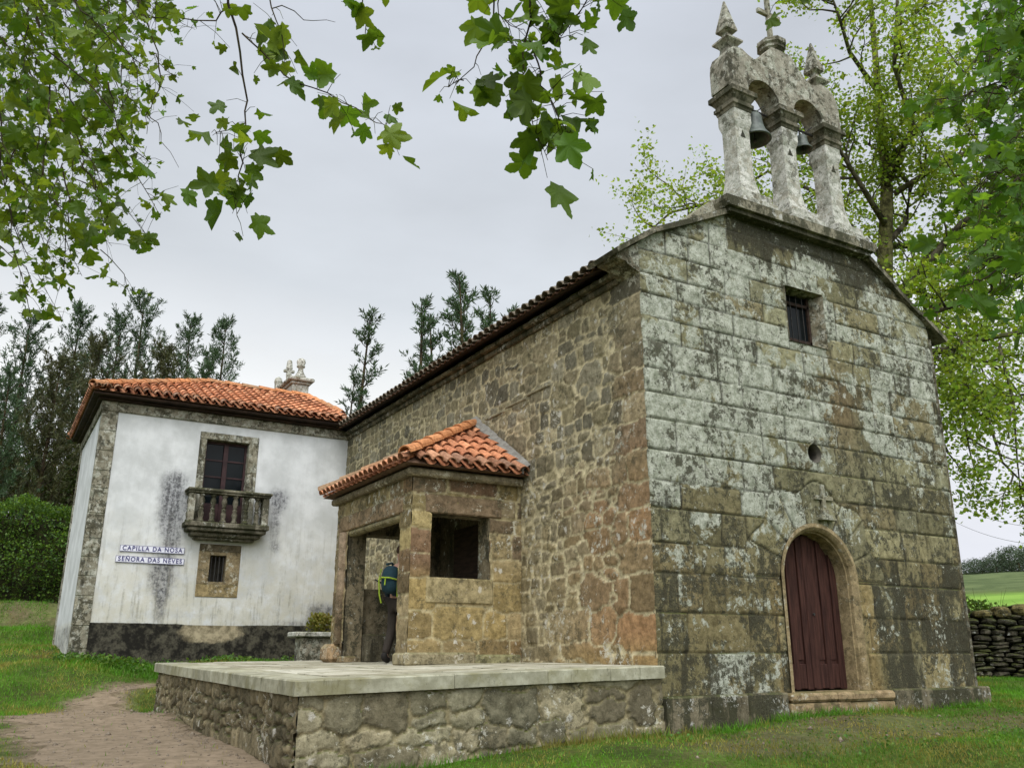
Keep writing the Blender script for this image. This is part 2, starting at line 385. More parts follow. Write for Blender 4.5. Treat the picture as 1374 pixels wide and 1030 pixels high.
# ------------------------------------------------------------------ relief walls
def relief(name, parent, P0, U, V, N, ul, vl, step, pat, mat, rects=(), circ=(), top=None, warp=None):
    U, V, N, P0 = map(lambda q: A(q, float), (U, V, N, P0))
    us = np.linspace(0, ul, int(round(ul/step))+1); vs = np.linspace(0, vl, int(round(vl/step))+1)
    for r in rects:
        for (arr, vals) in ((us, r[:2]), (vs, r[2:])):
            for x in vals:
                if arr[0] < x < arr[-1]: arr[np.argmin(abs(arr-x))] = x
    uu, vv = np.meshgrid(us, vs)
    if top is not None: vv = np.minimum(vv, top(uu))
    for (cx, cy, r, full) in circ:
        d = np.hypot(uu-cx, vv-cy); near = (abs(d-r) < step*.62) & ((vv > cy-step*.3) | full)
        k = np.where(near, r/np.maximum(d, 1e-6), 1); uu = cx+(uu-cx)*k; vv = cy+(vv-cy)*k
    h, col, msk = pat(uu, vv)
    hx = warp(uu, vv) if warp else 0*uu
    pos = P0+(uu+hx)[..., None]*U+vv[..., None]*V+h[..., None]*N
    nv_, nu_ = uu.shape; idx = np.arange(nu_*nv_).reshape(nv_, nu_)
    q = np.stack([idx[:-1, :-1], idx[:-1, 1:], idx[1:, 1:], idx[1:, :-1]], -1).reshape(-1, 4)
    cu = uu.ravel()[q].mean(1); cv = vv.ravel()[q].mean(1)
    keep = np.ones(len(q), bool)
    for r in rects: keep &= ~((cu > r[0]) & (cu < r[1]) & (cv > r[2]) & (cv < r[3]))
    for (cx, cy, r, full) in circ: keep &= ~((np.hypot(cu-cx, cv-cy) < r) & ((cv > cy) | full))
    if top is not None: keep &= (vv.ravel()[q].max(1)-vv.ravel()[q].min(1)) > 1e-4
    q = q[keep]
    if np.dot(np.cross(U, V), N) < 0: q = q[:, ::-1]
    return mesh_obj(name, pos.reshape(-1, 3), q, mat, parent, {'Col': col.reshape(-1, 3), 'Msk': msk.reshape(-1, 3)}, True)

PAL = A([(.23, .205, .14), (.27, .245, .17), (.20, .18, .12), (.25, .215, .14), (.28, .26, .19), (.21, .175, .115)])
def seeds_rows(rng, u0, u1, v0, v1, hr, wr, jit=.0):
    out = []; v = v0
    while v < v1:
        h = rng.uniform(*hr); u = u0-rng.uniform(0, .1)
        while u < u1:
            w = rng.uniform(*wr)
            if rng.rand() < .22 and h > hr[0]*1.3:      # two small stones stacked
                k = rng.uniform(.35, .65)
                out.append((u+w/2, v+h*k/2, w/2, h*k/2)); out.append((u+w/2, v+h*(1+k)/2, w/2, h*(1-k)/2))
            else: out.append((u+w/2+rng.uniform(-1, 1)*jit, v+h/2+rng.uniform(-1, 1)*jit, w/2*rng.uniform(.9, 1.12), h/2*rng.uniform(.9, 1.15)))
            u += w
        v += h
    return out
def cells(uu, vv, seeds, p=3.5):
    S = A(seeds, np.float32); x = uu.ravel().astype(np.float32); y = vv.ravel().astype(np.float32)
    n = len(x); d1 = np.full(n, 9., np.float32); d2 = d1.copy(); ii = np.zeros(n, int)
    o = np.argsort(y); B = 3000
    for k in range(0, n, B):
        s_ = o[k:k+B]; lo, hi = y[s_].min(), y[s_].max()
        m = np.where((S[:, 1] > lo-.7) & (S[:, 1] < hi+.7))[0]
        if len(m) < 2: m = np.arange(len(S))
        Q = S[m]
        D = ((np.abs(x[s_, None]-Q[:, 0])/Q[:, 2])**p+(np.abs(y[s_, None]-Q[:, 1])/Q[:, 3])**p)**(1/p)
        a = np.argpartition(D, 1, axis=1)[:, :2]; r_ = np.arange(len(s_))
        e0, e1 = D[r_, a[:, 0]], D[r_, a[:, 1]]; sw = e0 > e1
        d1[s_] = np.where(sw, e1, e0); d2[s_] = np.where(sw, e0, e1); ii[s_] = m[np.where(sw, a[:, 1], a[:, 0])]
    sz = np.minimum(S[ii, 2], S[ii, 3])
    return ii.reshape(uu.shape), ((d2-d1)*sz/2).reshape(uu.shape), d1.reshape(uu.shape)
def rubble_pat(seeds, seed, mortar=(.36, .32, .235), mw=.014, depth=.022, pal=PAL, red=None, lich=None, dark=None, warp=.035, jd=0, mcol=True, ochre=None):
    rng = np.random.RandomState(seed); n = len(seeds)
    tint = pal[rng.randint(0, len(pal), n)]*rng.uniform(.55, 1.25, (n, 1)); lb = rng.uniform(0, 1, n); hh = rng.uniform(-.006, .012, n)
    def pat(u, v):
        wu = u+warp*(fbm(u*4, v*4, seed+.5)-.5)*2+warp*.5*(fbm(u*11, v*11, seed+3)-.5); wv = v+warp*(fbm(u*4+9, v*4+3, seed+1.5)-.5)*2
        ii, gap, d = cells(wu, wv, seeds)
        gap = gap+.020*(fbm(u*12, v*12, seed+2, 3)-.5)
        mwl = mw*(.35+1.3*fbm(u*1.3, v*1.3, seed+12)); st = sm(gap, mwl*.7, mwl*1.15)
        h = st*(depth*(.78+.22*(1-np.clip(d, 0, 1)**3))+hh[ii]+.022*(fbm(u*13, v*13, seed+4)-.5)+.02*(fbm(u*4, v*4, seed+8)-.5))-depth*.6
        col = tint[ii].copy()
        if red is not None:
            f = (red(u, v)*(rng.uniform(0, 1, n)[ii] if False else (lb[ii]*.6+.4)))[..., None]
            col = col*(1-f)+A([.27, .155, .095])*(.7+.6*lb[ii])[..., None]*f
        if ochre is not None:
            f = ochre(u, v)[..., None]; col = col*(1-f)+A([.33, .25, .12])*f
        if mcol:
            mc = A(mortar)*(.75+.5*fbm(u*3, v*3, seed+6))[..., None]
            col = mc*(1-st[..., None])+col*st[..., None]
        L = (.32+.30*(lb[ii]-.5)+(lich(u, v) if lich else 0))*st; D = (dark(u, v) if dark else .42)+0*u
        msk = np.stack([np.clip(L, 0, 1), np.clip(D, 0, 1), (1-st)*jd], -1)
        return h, col, msk
    return pat

# ================================================================== CHAPEL
W = 6.42
chapel = thing('chapel', 'old lichen covered granite chapel with arched red brown door and twin bell gable', 'chapel', (3.2, 5.5, -.3))
zc = [-.02, .51, 1.0, 1.50, 1.89, 2.34, 2.70, 3.12, 3.55, 3.92, 4.26, 4.67, 5.03, 5.37, 5.68, 6.05, 6.45, 6.8, 7.2, 7.6]
rng = np.random.RandomState(11)
SEED = []; 
for k in range(len(zc)-1):
    u = -.01 if k % 2 else -.01
    first = True
    while u < 6.9:
        w = rng.uniform(.45, .75) if (first and k % 2) else (rng.uniform(.85, 1.15) if rng.rand() < .3 else rng.uniform(.38, .85))
        SEED.append((u, u+w, k)); u += w; first = False
SA = A([(s[0], s[1], s[2]) for s in SEED]); tin = PAL[rng.randint(0, 6, len(SEED)+40)]*rng.uniform(.65, 1.2, (len(SEED)+40, 1)); lbi = rng.uniform(0, 1, len(SEED)+40); hhi = rng.uniform(-.008, .008, len(SEED)+40)
DX, DZ, RO = 3.06, 1.53, 1.36      # arch centre and ring of voussoirs
WIN = (2.93, 3.80, 5.17, 6.11)
def top_gable(u):
    return np.interp(u, [-.42, -.04, .28, .99, 1.75, 4.97, 5.6, 6.6, 6.9], [5.84, 6.11, 6.32, 6.66, 7.03, 7.03, 6.62, 5.98, 5.80])
def facade_pat(u, v):
    wv = v+.022*(fbm(u*1.1, v*2, 3)-.5)+.010*(fbm(u*6, v*6, 4)-.5); wu = u+.03*(fbm(u*3, v*5, 8)-.5)
    k = np.clip(np.searchsorted(zc, wv)-1, 0, len(zc)-2)
    z_ = A(zc); dv = np.minimum(wv-z_[k], z_[k+1]-wv)
    ii = np.zeros(u.shape, int); du = np.full(u.shape, 9.)
    for i, (a, b, kk) in enumerate(SA):
        m = (k == kk) & (wu >= a) & (wu < b); ii[m] = i; du[m] = np.minimum(wu-a, b-wu)[m]
    d = np.minimum(du*.85, dv); d = np.where(du > 8, dv, d)
    # voussoirs
    r = np.hypot(u-DX, v-DZ); th = np.arctan2(v-DZ, u-DX); lim = RO+.09*np.sin(th*9+1)
    m = (r < lim) & (v > DZ-.02)
    nv_ = 9; sct = np.clip(np.floor(th/(PI/nv_)), 0, nv_-1).astype(int)
    dth = np.abs(th/(PI/nv_)-np.round(th/(PI/nv_)))*(PI/nv_)*r
    d = np.where(m, np.minimum(np.minimum(dth, lim-r), 9), np.where((v > DZ-.02), np.minimum(d, np.abs(r-lim)), d)); ii = np.where(m, len(SEED)+sct, ii)
    wd = .008+.009*(fbm(u*2.2, v*2.2, 6)-.5)*2
    st = sm(d, wd*.3, wd*1.5+.004)
    h = -.020*(1-st)+np.where(m, .2, 1)*hhi[ii]*st+.016*(fbm(u*7, v*7, 5)-.5)*st
    h = h-.004*(1-sm(d, 0, .04))
    edge = (1-sm(u, 0, .05))+(sm(u, W-.06, W)); h = h-.02*edge*(.5+fbm(v*3, v*0, 2))
    col = tin[ii].copy()
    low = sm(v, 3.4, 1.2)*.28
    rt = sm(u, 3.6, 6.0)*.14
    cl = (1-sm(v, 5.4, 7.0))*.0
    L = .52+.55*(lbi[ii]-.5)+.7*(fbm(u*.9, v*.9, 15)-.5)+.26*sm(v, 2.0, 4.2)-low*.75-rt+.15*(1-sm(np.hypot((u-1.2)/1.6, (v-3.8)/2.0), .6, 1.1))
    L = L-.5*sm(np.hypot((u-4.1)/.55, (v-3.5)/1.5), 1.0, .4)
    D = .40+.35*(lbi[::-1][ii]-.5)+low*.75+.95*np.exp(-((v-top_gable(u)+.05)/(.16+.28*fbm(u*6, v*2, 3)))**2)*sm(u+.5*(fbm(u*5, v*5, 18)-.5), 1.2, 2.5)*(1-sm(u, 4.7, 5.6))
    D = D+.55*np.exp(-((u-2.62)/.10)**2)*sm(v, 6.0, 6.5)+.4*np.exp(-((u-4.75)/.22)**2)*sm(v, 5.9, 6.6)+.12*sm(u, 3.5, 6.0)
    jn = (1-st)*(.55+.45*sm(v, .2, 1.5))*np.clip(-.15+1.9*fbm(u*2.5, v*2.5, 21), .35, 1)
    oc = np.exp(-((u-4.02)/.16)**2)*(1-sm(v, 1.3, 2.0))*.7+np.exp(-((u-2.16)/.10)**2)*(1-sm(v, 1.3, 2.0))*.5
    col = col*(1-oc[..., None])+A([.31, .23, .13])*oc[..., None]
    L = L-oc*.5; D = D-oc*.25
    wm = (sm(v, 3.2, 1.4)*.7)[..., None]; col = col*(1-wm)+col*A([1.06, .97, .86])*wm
    # red brown stained corner blocks
    rb = np.exp(-((u-3.95)/.4)**2)*np.exp(-((v-4.2)/.9)**2)*.5
    col = col*(1-rb[..., None])+A([.22, .145, .095])*rb[..., None]
    return h, col, np.stack([np.clip(L, 0, 1), np.clip(D, 0, 1), jn], -1)
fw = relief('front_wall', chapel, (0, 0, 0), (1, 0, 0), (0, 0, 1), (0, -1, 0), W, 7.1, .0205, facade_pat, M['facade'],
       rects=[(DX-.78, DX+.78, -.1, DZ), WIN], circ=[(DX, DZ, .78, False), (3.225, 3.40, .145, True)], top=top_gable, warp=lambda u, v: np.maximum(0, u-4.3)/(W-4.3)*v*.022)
# body behind the facade: right, back, and gable thickness
mb = MB()
V = [(W, .05, -.6), (W, 14, -.6), (W+.13, 14, 5.8), (W+.13, .05, 5.8)]
mb.add([(W-.01, -.02, -.6), (W+.0, 14, -.6), (W+.12, 14, 5.85), (W+.12, -.02, 5.85)], [(0, 1, 2, 3)])
mb.add([(W, 14, -.6), (0, 14, -.6), (0, 14, 5.75), (3.25, 14, 7.4), (W+.12, 14, 5.85)], [(0, 1, 2, 3, 4)])
mb.add([(.0, .6, 5.7), (1.75, .6, 7.02), (4.97, .6, 7.02), (W+.12, .6, 5.85)], [(0, 1, 2, 3)])
mb.col = (.22, .2, .15); mb.c = [mb.col]*len(mb.v)
mb.build('rear_wall', M['trim'], chapel)
# reveals: window, oculus, door
mb = MB(); mb.col = (.26, .24, .18)
x0, x1, z0, z1 = WIN; dpt = .30
def rv(V): mb.add(V, [(0, 1, 2, 3)])
rv([(x0, -.012, z0), (x0, dpt, z0), (x0, dpt, z1), (x0, -.012, z1)]); rv([(x1, -.012, z0), (x1-.10, dpt, z0), (x1-.10, dpt, z1), (x1, -.012, z1)])
rv([(x0, -.012, z1), (x1, -.012, z1), (x1-.10, dpt, z1), (x0, dpt, z1)]); rv([(x0, -.012, z0), (x1, -.012, z0), (x1-.10, dpt, z0+.1), (x0, dpt, z0+.1)])
mb.build('window_reveal', M['trim'], chapel)
mb = MB(); n = 28
rr = [[(3.225+r*math.cos(2*PI*i/n), y, 3.40+r*math.sin(2*PI*i/n)) for i in range(n)] for r, y in ((.146, -.008), (.12, .06), (.11, .6))]
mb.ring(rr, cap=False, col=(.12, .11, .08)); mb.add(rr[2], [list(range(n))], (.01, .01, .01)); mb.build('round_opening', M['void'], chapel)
# facade window
win = MB()
win.box(x0+.01, x1-.115, .20, .24, z0+.1, z0+.16, 0); win.box(x0+.01, x1-.115, .20, .24, z1-.2, z1-.15)
win.box(x0+.005, x0+.05, .20, .24, z0+.1, z1-.01); win.box(x1-.15, x1-.105, .20, .24, z0+.1, z1-.01); wo = win.build('window', M['wood_dark'], chapel)
gl = MB(); gl.box(x0+.02, x1-.11, .245, .255, z0+.1, z1-.02); gl.build('pane', M['glass'], wo)
gr = MB()
for i in range(1, 5): gr.tube([(x0+.14*i+.02, .18, z0+.1), (x0+.14*i+.02, .18, z1-.02)], .006, 5)
gr.build('grille', M['iron'], wo)
# inner body so nothing is seen through
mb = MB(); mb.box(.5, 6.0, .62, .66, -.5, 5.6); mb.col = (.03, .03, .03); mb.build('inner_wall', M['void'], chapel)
# door surround: stepped jamb with arch
def arch_pts(r, n=22): return [(DX+r*math.cos(PI-PI*i/n), DZ+r*math.sin(PI-PI*i/n)) for i in range(n+1)]
mb = MB(); prof = [(.80, -.030), (.80, -.032), (.745, -.034), (.72, -.012), (.695, .02), (.690, .07), (.672, .075), (.672, .36)]
rng2 = np.random.RandomState(2)
for q in range(len(prof)-1):
    (ra, ya), (rb, yb) = prof[q], prof[q+1]
    pa = [(DX-ra, .0)]+arch_pts(ra)+[(DX+ra, .0)]; pb = [(DX-rb, .0)]+arch_pts(rb)+[(DX+rb, .0)]
    V = [(x, ya, z) for x, z in pa]+[(x, yb, z) for x, z in pb]; m = len(pa)
    mb.add(V, [(i, i+1, m+i+1, m+i) for i in range(m-1)], (.31, .25, .15))
mb.build('door_surround', M['ochre'], chapel)
# door
door = MB(); lw = .672
def leaf_poly(r, xa, xb, zt=0):
    pts = []
    n = 14
    for i in range(n+1):
        x = xa+(xb-xa)*i/n; pts.append((x, DZ+math.sqrt(max(0, r*r-(x-DX)**2))))
    return [(xb, .02), ]+pts[::-1]+[(xa, .02)]
door.extrude(leaf_poly(.672, DX-.672, DX+.672), .30, .34)
do = door.build('door', M['wood_red'], chapel)
for sgn in (-1, 1):
    lf = MB()
    xa, xb = (DX-.665, DX-.012) if sgn < 0 else (DX+.012, DX+.665)
    # stiles and rails
    for (a, b) in ((xa, xa+.13), (xb-.13, xb), ((xa+xb)/2-.045, (xa+xb)/2+.045)):
        lf.extrude(leaf_poly(.668, a, b), .262, .3005)
    lf.box(xa+.131, xb-.131, .266, .3005, .03, .36, .006)
    for (a, b) in ((xa+.14, (xa+xb)/2-.055), ((xa+xb)/2+.055, xb-.14)):
        lf.extrude([(b, .42), (b, DZ+math.sqrt(max(0, .60**2-(b-DX)**2))-.04), (a, DZ+math.sqrt(max(0, .60**2-(a-DX)**2))-.04), (a, .42)], .285, .3005)
    lf.build('door_leaf', M['wood_red'], do)
mb = MB(); mb.box(DX-.035, DX+.035, .245, .30, .03, DZ+.655, .012); mb.build('cover_strip', M['wood_red'], do)
mb = MB(); mb.lathe(0, 0, [(.001, 0), (.02, .0), (.02, .02), (.001, .02)], 10)
mb.v = [(DX+.10+v[0], .24-v[2]+.02, 1.05+v[1]) for v in mb.v]; mb.build('keyhole_plate', M['iron'], do)
# threshold, plinth
mb = MB(); mb.col = (.34, .26, .16)
mb.box(2.12, 3.02, -.17, .36, -.12, -.005, .03); mb.box(3.03, 4.22, -.18, .36, -.13, .0, .035); mb.box(2.12, 3.3, -.15, .1, -.40, -.131, .02); mb.box(3.31, 4.22, -.15, .1, -.40, -.141, .02)
mb.build('doorstep', M['ochre'], chapel)
mb = MB(); mb.col = (.2, .18, .13)
def blockrow(mb, x0, x1, y0, y1, z0, z1, seed=0, sx=.95):
    r_ = np.random.RandomState(seed); x = x0
    while x < x1-.05:
        w = min(r_.uniform(.6, 1.0)*sx, x1-x)
        if x1-x-w < .25: w = x1-x
        k = r_.uniform(.8, 1.15); dz = r_.uniform(-.015, .01)
        mb.box(x, x+w-.006, y0+r_.uniform(-.012, .012), y1, z0, z1+dz, .022, (.2*k, .18*k, .13*k)); x += w
blockrow(mb, .02, 2.11, -.13, .3, -.75, .012, 1); mb.build('plinth', M['black'], chapel); mb = MB(); blockrow(mb, 4.23, 6.58, -.13, .3, -.6, .012, 2)
mb.build('plinth', M['black'], chapel)
# relief cross above the door
mb = MB(); mb.col = (.30, .29, .22)
mb.box(3.14, 3.46, -.10, .01, 2.385, 2.42, .006); mb.box(3.18, 3.42, -.07, .01, 2.42, 2.47, .006); mb.box(3.235, 3.365, -.05, .01, 2.47, 2.56, .006)
mb.box(3.265, 3.335, -.035, .01, 2.56, 2.93, .008); mb.box(3.10, 3.264, -.035, .01, 2.69, 2.755, .008); mb.box(3.336, 3.50, -.035, .01, 2.69, 2.755, .008)
mb.build('relief_cross', M['trim'], chapel)
# ---- side wall (x=0), u = y, v = z+.7
rngs = np.random.RandomState(21)
sd = seeds_rows(rngs, .75, 14.2, 0, 7.2, (.11, .31), (.14, .46), .05)
for k in range(len(zc)-1):
    w = .85 if k % 2 else .5
    sd.append((w/2, (zc[k]+zc[k+1])/2+.7, w/2, (zc[k+1]-zc[k])/2))
    if w < .6: sd.append((.5+.2, (zc[k]+zc[k+1])/2+.7, .2, (zc[k+1]-zc[k])/2*.95))
big_ = [(1.32, 2.02, .46, .20), (1.95, 1.60, .50, .21), (1.12, 1.58, .32, .22), (1.55, 1.20, .62, .13), (2.75, 1.20, .50, .12), (2.25, 2.10, .30, .17), (1.15, 2.75, .34, .20), (1.05, 3.60, .26, .18), (3.4, 4.55, .34, .2), (5.3, 5.3, .32, .22), (2.0, 5.0, .30, .22), (2.6, 5.95, .42, .16), (1.3, 5.2, .40, .17), (4.3, 5.75, .3, .2)]
sd = [q for q in sd if not any(abs(q[0]-b[0]) < b[2] and abs(q[1]-b[1]) < b[3] for b in big_)]+big_
def s_red(u, v): return np.clip((1-sm(u, 1.0, 2.7))*(1-sm(v, 2.9, 4.2))*.8+(1-sm(u, .4, .9))*(1-sm(v, 4.5, 5.8))*.35, 0, 1)
def s_ochre(u, v): return (1-sm(v, 1.1, 1.5))*(1-sm(u, 1.5, 3.4))*.5+(1-sm(v, 2.4, 4.5))*.22
def s_lich(u, v): return (1-sm(u, .5, 1.7))*.24*sm(v, 1.6, 2.6)+np.exp(-((u-1.6)/.5)**2-((v-3.4)/.7)**2)*.28+np.exp(-((u-1.2)/.9)**2-((v-2.3)/.6)**2)*.30
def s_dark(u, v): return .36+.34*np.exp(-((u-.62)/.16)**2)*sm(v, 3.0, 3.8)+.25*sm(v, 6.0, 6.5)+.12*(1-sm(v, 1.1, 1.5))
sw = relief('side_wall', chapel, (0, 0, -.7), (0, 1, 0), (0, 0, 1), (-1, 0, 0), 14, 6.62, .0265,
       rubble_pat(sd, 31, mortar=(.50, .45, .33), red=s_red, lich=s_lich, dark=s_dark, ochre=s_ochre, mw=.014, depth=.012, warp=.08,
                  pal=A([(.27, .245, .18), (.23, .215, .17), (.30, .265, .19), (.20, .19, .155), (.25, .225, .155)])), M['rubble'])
# inclined drip line of an older roof
mb = MB(); mb.col = (.26, .24, .18)
pts = [(2.35, 4.62), (4.5, 4.48), (6.3, 4.42), (8.3, 4.30)]
for (a, b) in zip(pts[:-1], pts[1:]):
    n = 3
    for i in range(n):
        y0 = a[0]+(b[0]-a[0])*i/n; y1 = a[0]+(b[0]-a[0])*(i+1)/n-.012; z0 = a[1]+(b[1]-a[1])*i/n
        mb.box(-.030, .0, y0, y1, z0-.025, z0+.025, .01)
mb.build('string_course', M['rubble'], chapel)
# eaves: stone cornice under tiles
mb = MB(); rr_ = np.random.RandomState(4); y = .45
while y < 14:
    w = rr_.uniform(.5, .9); k = rr_.uniform(.8, 1.1)
    mb.box(-.15, .02, y, y+w-.01, 5.74, 5.82, .02, (.2*k, .175*k, .13*k)); mb.box(-.06, .02, y, y+w-.01, 5.64, 5.739, .02, (.2*k, .175*k, .13*k)); y += w
mb.build('eaves_cornice', M['black'], chapel)
# gable coping
def slab_line(mb, p, q, n, y0, y1, th, seed=0, col=(.2, .19, .15)):
    r_ = np.random.RandomState(seed); p = A(p); q = A(q); d = (q-p)/np.linalg.norm(q-p); nn = A([-d[1], d[0]])
    if nn[1] < 0: nn = -nn
    ts = np.linspace(0, np.linalg.norm(q-p), n+1)
    for i in range(n):
        a = p+d*(ts[i]+.004)+nn*r_.uniform(-.008, .008); b = p+d*(ts[i+1]-.004)+nn*r_.uniform(-.008, .008); yy = y0+r_.uniform(-.02, .02)
        q4 = [a, b, b+nn*th, a+nn*th]
        c_ = sum(q4)/4; 
        if (q4[1][0]-q4[0][0])*(q4[2][1]-q4[0][1])-(q4[1][1]-q4[0][1])*(q4[2][0]-q4[0][0]) < 0: q4 = q4[::-1]
        mb.extrude([tuple(z) for z in q4], yy, y1, col)
mb = MB()
slab_line(mb, (-.45, 5.82), (-.03, 6.115), 1, -.10, .60, .07, 1); slab_line(mb, (-.035, 6.115), (.29, 6.325), 1, -.10, .60, .075, 5); slab_line(mb, (.285, 6.325), (1.0, 6.665), 1, -.10, .60, .08, 2); slab_line(mb, (.995, 6.665), (1.80, 7.04), 1, -.10, .60, .085, 7)
mb.build('gable_coping', M['black'], chapel); mb = MB()
slab_line(mb, (W+.46, 5.83), (W-1.47, 7.045), 3, -.10, .62, .075, 3)
mb.build('gable_coping', M['black'], chapel)
# roof
TC = A([(.60, .265, .135), (.54, .225, .11), (.64, .31, .165), (.57, .25, .125), (.47, .195, .10)])
def tile_roof(mb, E0, E1, SD, smin, smax, sp=.21, expo=.36, seed=0, grey=.4, r=.088, allgrey=0):
    """barrel tiles over the slope starting on eave line E0-E1, SD = unit upslope; smin,smax(u) limit each column"""
    rg = np.random.RandomState(seed); E0 = A(E0, float); E1 = A(E1, float); L = np.linalg.norm(E1-E0); U = (E1-E0)/L; SD = A(SD, float); N = np.cross(U, SD); N /= np.linalg.norm(N)
    if N[2] < 0: N = -N
    nc = int(L/sp); sp = L/nc
    for c in range(nc):
        u = (c+.5)*sp; s1 = smax(u); s0 = smin(u) if callable(smin) else smin
        s = s0; row = 0
        if s1-s0 < .08: continue
        # channel tile
        for side in (0,):
            uu_ = u+sp/2
            a = E0+U*uu_+SD*(s0-.0); b = E0+U*uu_+SD*min(s1, max(s0+.05, smax(min(L-.01, uu_))))
            V = []
            for p in (a, b):
                for k in range(5):
                    th = PI+PI*k/4; V.append(p+U*math.cos(th)*r*.95+N*(math.sin(th)*r*.55+.02))
            mb.add(V, [(k, k+1, 6+k, 5+k) for k in range(4)], tuple(TC[rg.randint(5)]*.7*(1-allgrey*.9)+A([.08, .07, .055])*allgrey))
        while s < s1-.03:
            e = min(s+expo+.05, s1+.02)
            k_ = rg.uniform(.82, 1.15); col = TC[rg.randint(5)]*k_
            g_ = allgrey+(grey if row == 0 else 0)*rg.uniform(.5, 1.1); g_ = min(g_, .97); col = col*(1-g_)+A([.17, .155, .12])*g_
            jx = rg.uniform(-.010, .010); lift = .030+rg.uniform(-.006, .010); col = col*(.6 if rg.rand() < .06 else 1)
            rings = []
            for (q, rr, li) in ((s, r*1.08, lift), (e, r*.90, .004)):
                p = E0+U*(u+jx)+SD*q+N*li
                rings.append([p+U*math.cos(PI-PI*k/6)*rr+N*(math.sin(PI-PI*k/6)*rr*.92+.012) for k in range(7)])
            inner = [p_-N*.016 if 0 < k < 6 else p_ for k, p_ in enumerate(rings[0])]
            inner = [E0+U*(u+jx)+SD*s+N*lift+U*math.cos(PI-PI*k/6)*(r*1.08-.016)+N*(math.sin(PI-PI*k/6)*(r*1.08-.016)*.92+.012) for k in range(7)]
            V = rings[0]+rings[1]+inner
            Fc = [(k, k+1, 8+k, 7+k) for k in range(6)]+[(k, 14+k, 15+k, k+1) for k in range(6)]
            mb.add(V, Fc, tuple(col)); s += expo; row += 1
    return mb
def ridge_tiles(mb, P, Q, r=.11, L=.42, seed=0, grey=.2):
    rg = np.random.RandomState(seed); P = A(P, float); Q = A(Q, float); D = Q-P; T = np.linalg.norm(D); D /= T
    S_ = np.cross(D, A([0, 0, 1.])); S_ /= np.linalg.norm(S_); N = np.cross(S_, D); n = max(1, int(T/L)); L = T/n
    for i in range(n):
        rings = []
        for (q, rr, li) in ((i*L-.03, r*1.06, .02), ((i+1)*L+.03, r*.93, 0)):
            p = P+D*q+N*li
            rings.append([p+S_*math.cos(PI-PI*k/7)*rr+N*math.sin(PI-PI*k/7)*rr for k in range(8)])
        inner = [P+D*(i*L-.03)+N*.02+S_*math.cos(PI-PI*k/7)*(r*1.06-.02)+N*math.sin(PI-PI*k/7)*(r*1.06-.02) for k in range(8)]
        g_ = grey*rg.uniform(0, 1.5); col = A([.55, .24, .10])*rg.uniform(.85, 1.15)*(1-g_)+A([.2, .18, .12])*g_
        mb.add(rings[0]+rings[1]+inner, [(k, k+1, 9+k, 8+k) for k in range(7)]+[(k, 16+k, 17+k, k+1) for k in range(7)], tuple(col))
slope = A([3.55, 0, 1.62]); SL = np.linalg.norm(slope); sdir = slope/SL
mb = MB()
tile_roof(mb, (-.36, 14.1, 5.86), (-.36, .5, 5.86), sdir, 0, lambda u: SL, seed=3, grey=.3, allgrey=.78)
sd2 = A([-3.55, 0, 1.62])/SL
tile_roof(mb, (W+.5, .62, 5.86), (W+.5, 14.1, 5.86), sd2, 0, lambda u: SL, seed=4, grey=.35, allgrey=.45)
ridge_tiles(mb, (3.2, .62, 7.48), (3.2, 14.1, 7.48), .12)
mb.add([(-.33, .62, 5.845), (-.33, 14.05, 5.845), (3.2, 14.05, 7.45), (3.2, .62, 7.45)], [(0, 1, 2, 3)], (.045, .035, .028))
mb.add([(W+.46, .62, 5.845), (W+.46, 14.05, 5.845), (3.2, 14.05, 7.45), (3.2, .62, 7.45)], [(3, 2, 1, 0)], (.2, .1, .07))
mb.build('roof', M['tile'], chapel)
# ---- belfry
bel = MB(); bel.col = (.30, .29, .24)
bel.extrude([(1.70, 7.03), (4.98, 7.03), (4.98, 7.10), (1.70, 7.10)], -.16, .72, (.10, .095, .07))
bel.extrude([(1.66, 7.101), (5.04, 7.101), (5.09, 7.20), (5.09, 7.27), (1.61, 7.27), (1.61, 7.20)], -.22, .78, (.24, .23, .18))
belfry = bel.build('belfry', M['black'], chapel)
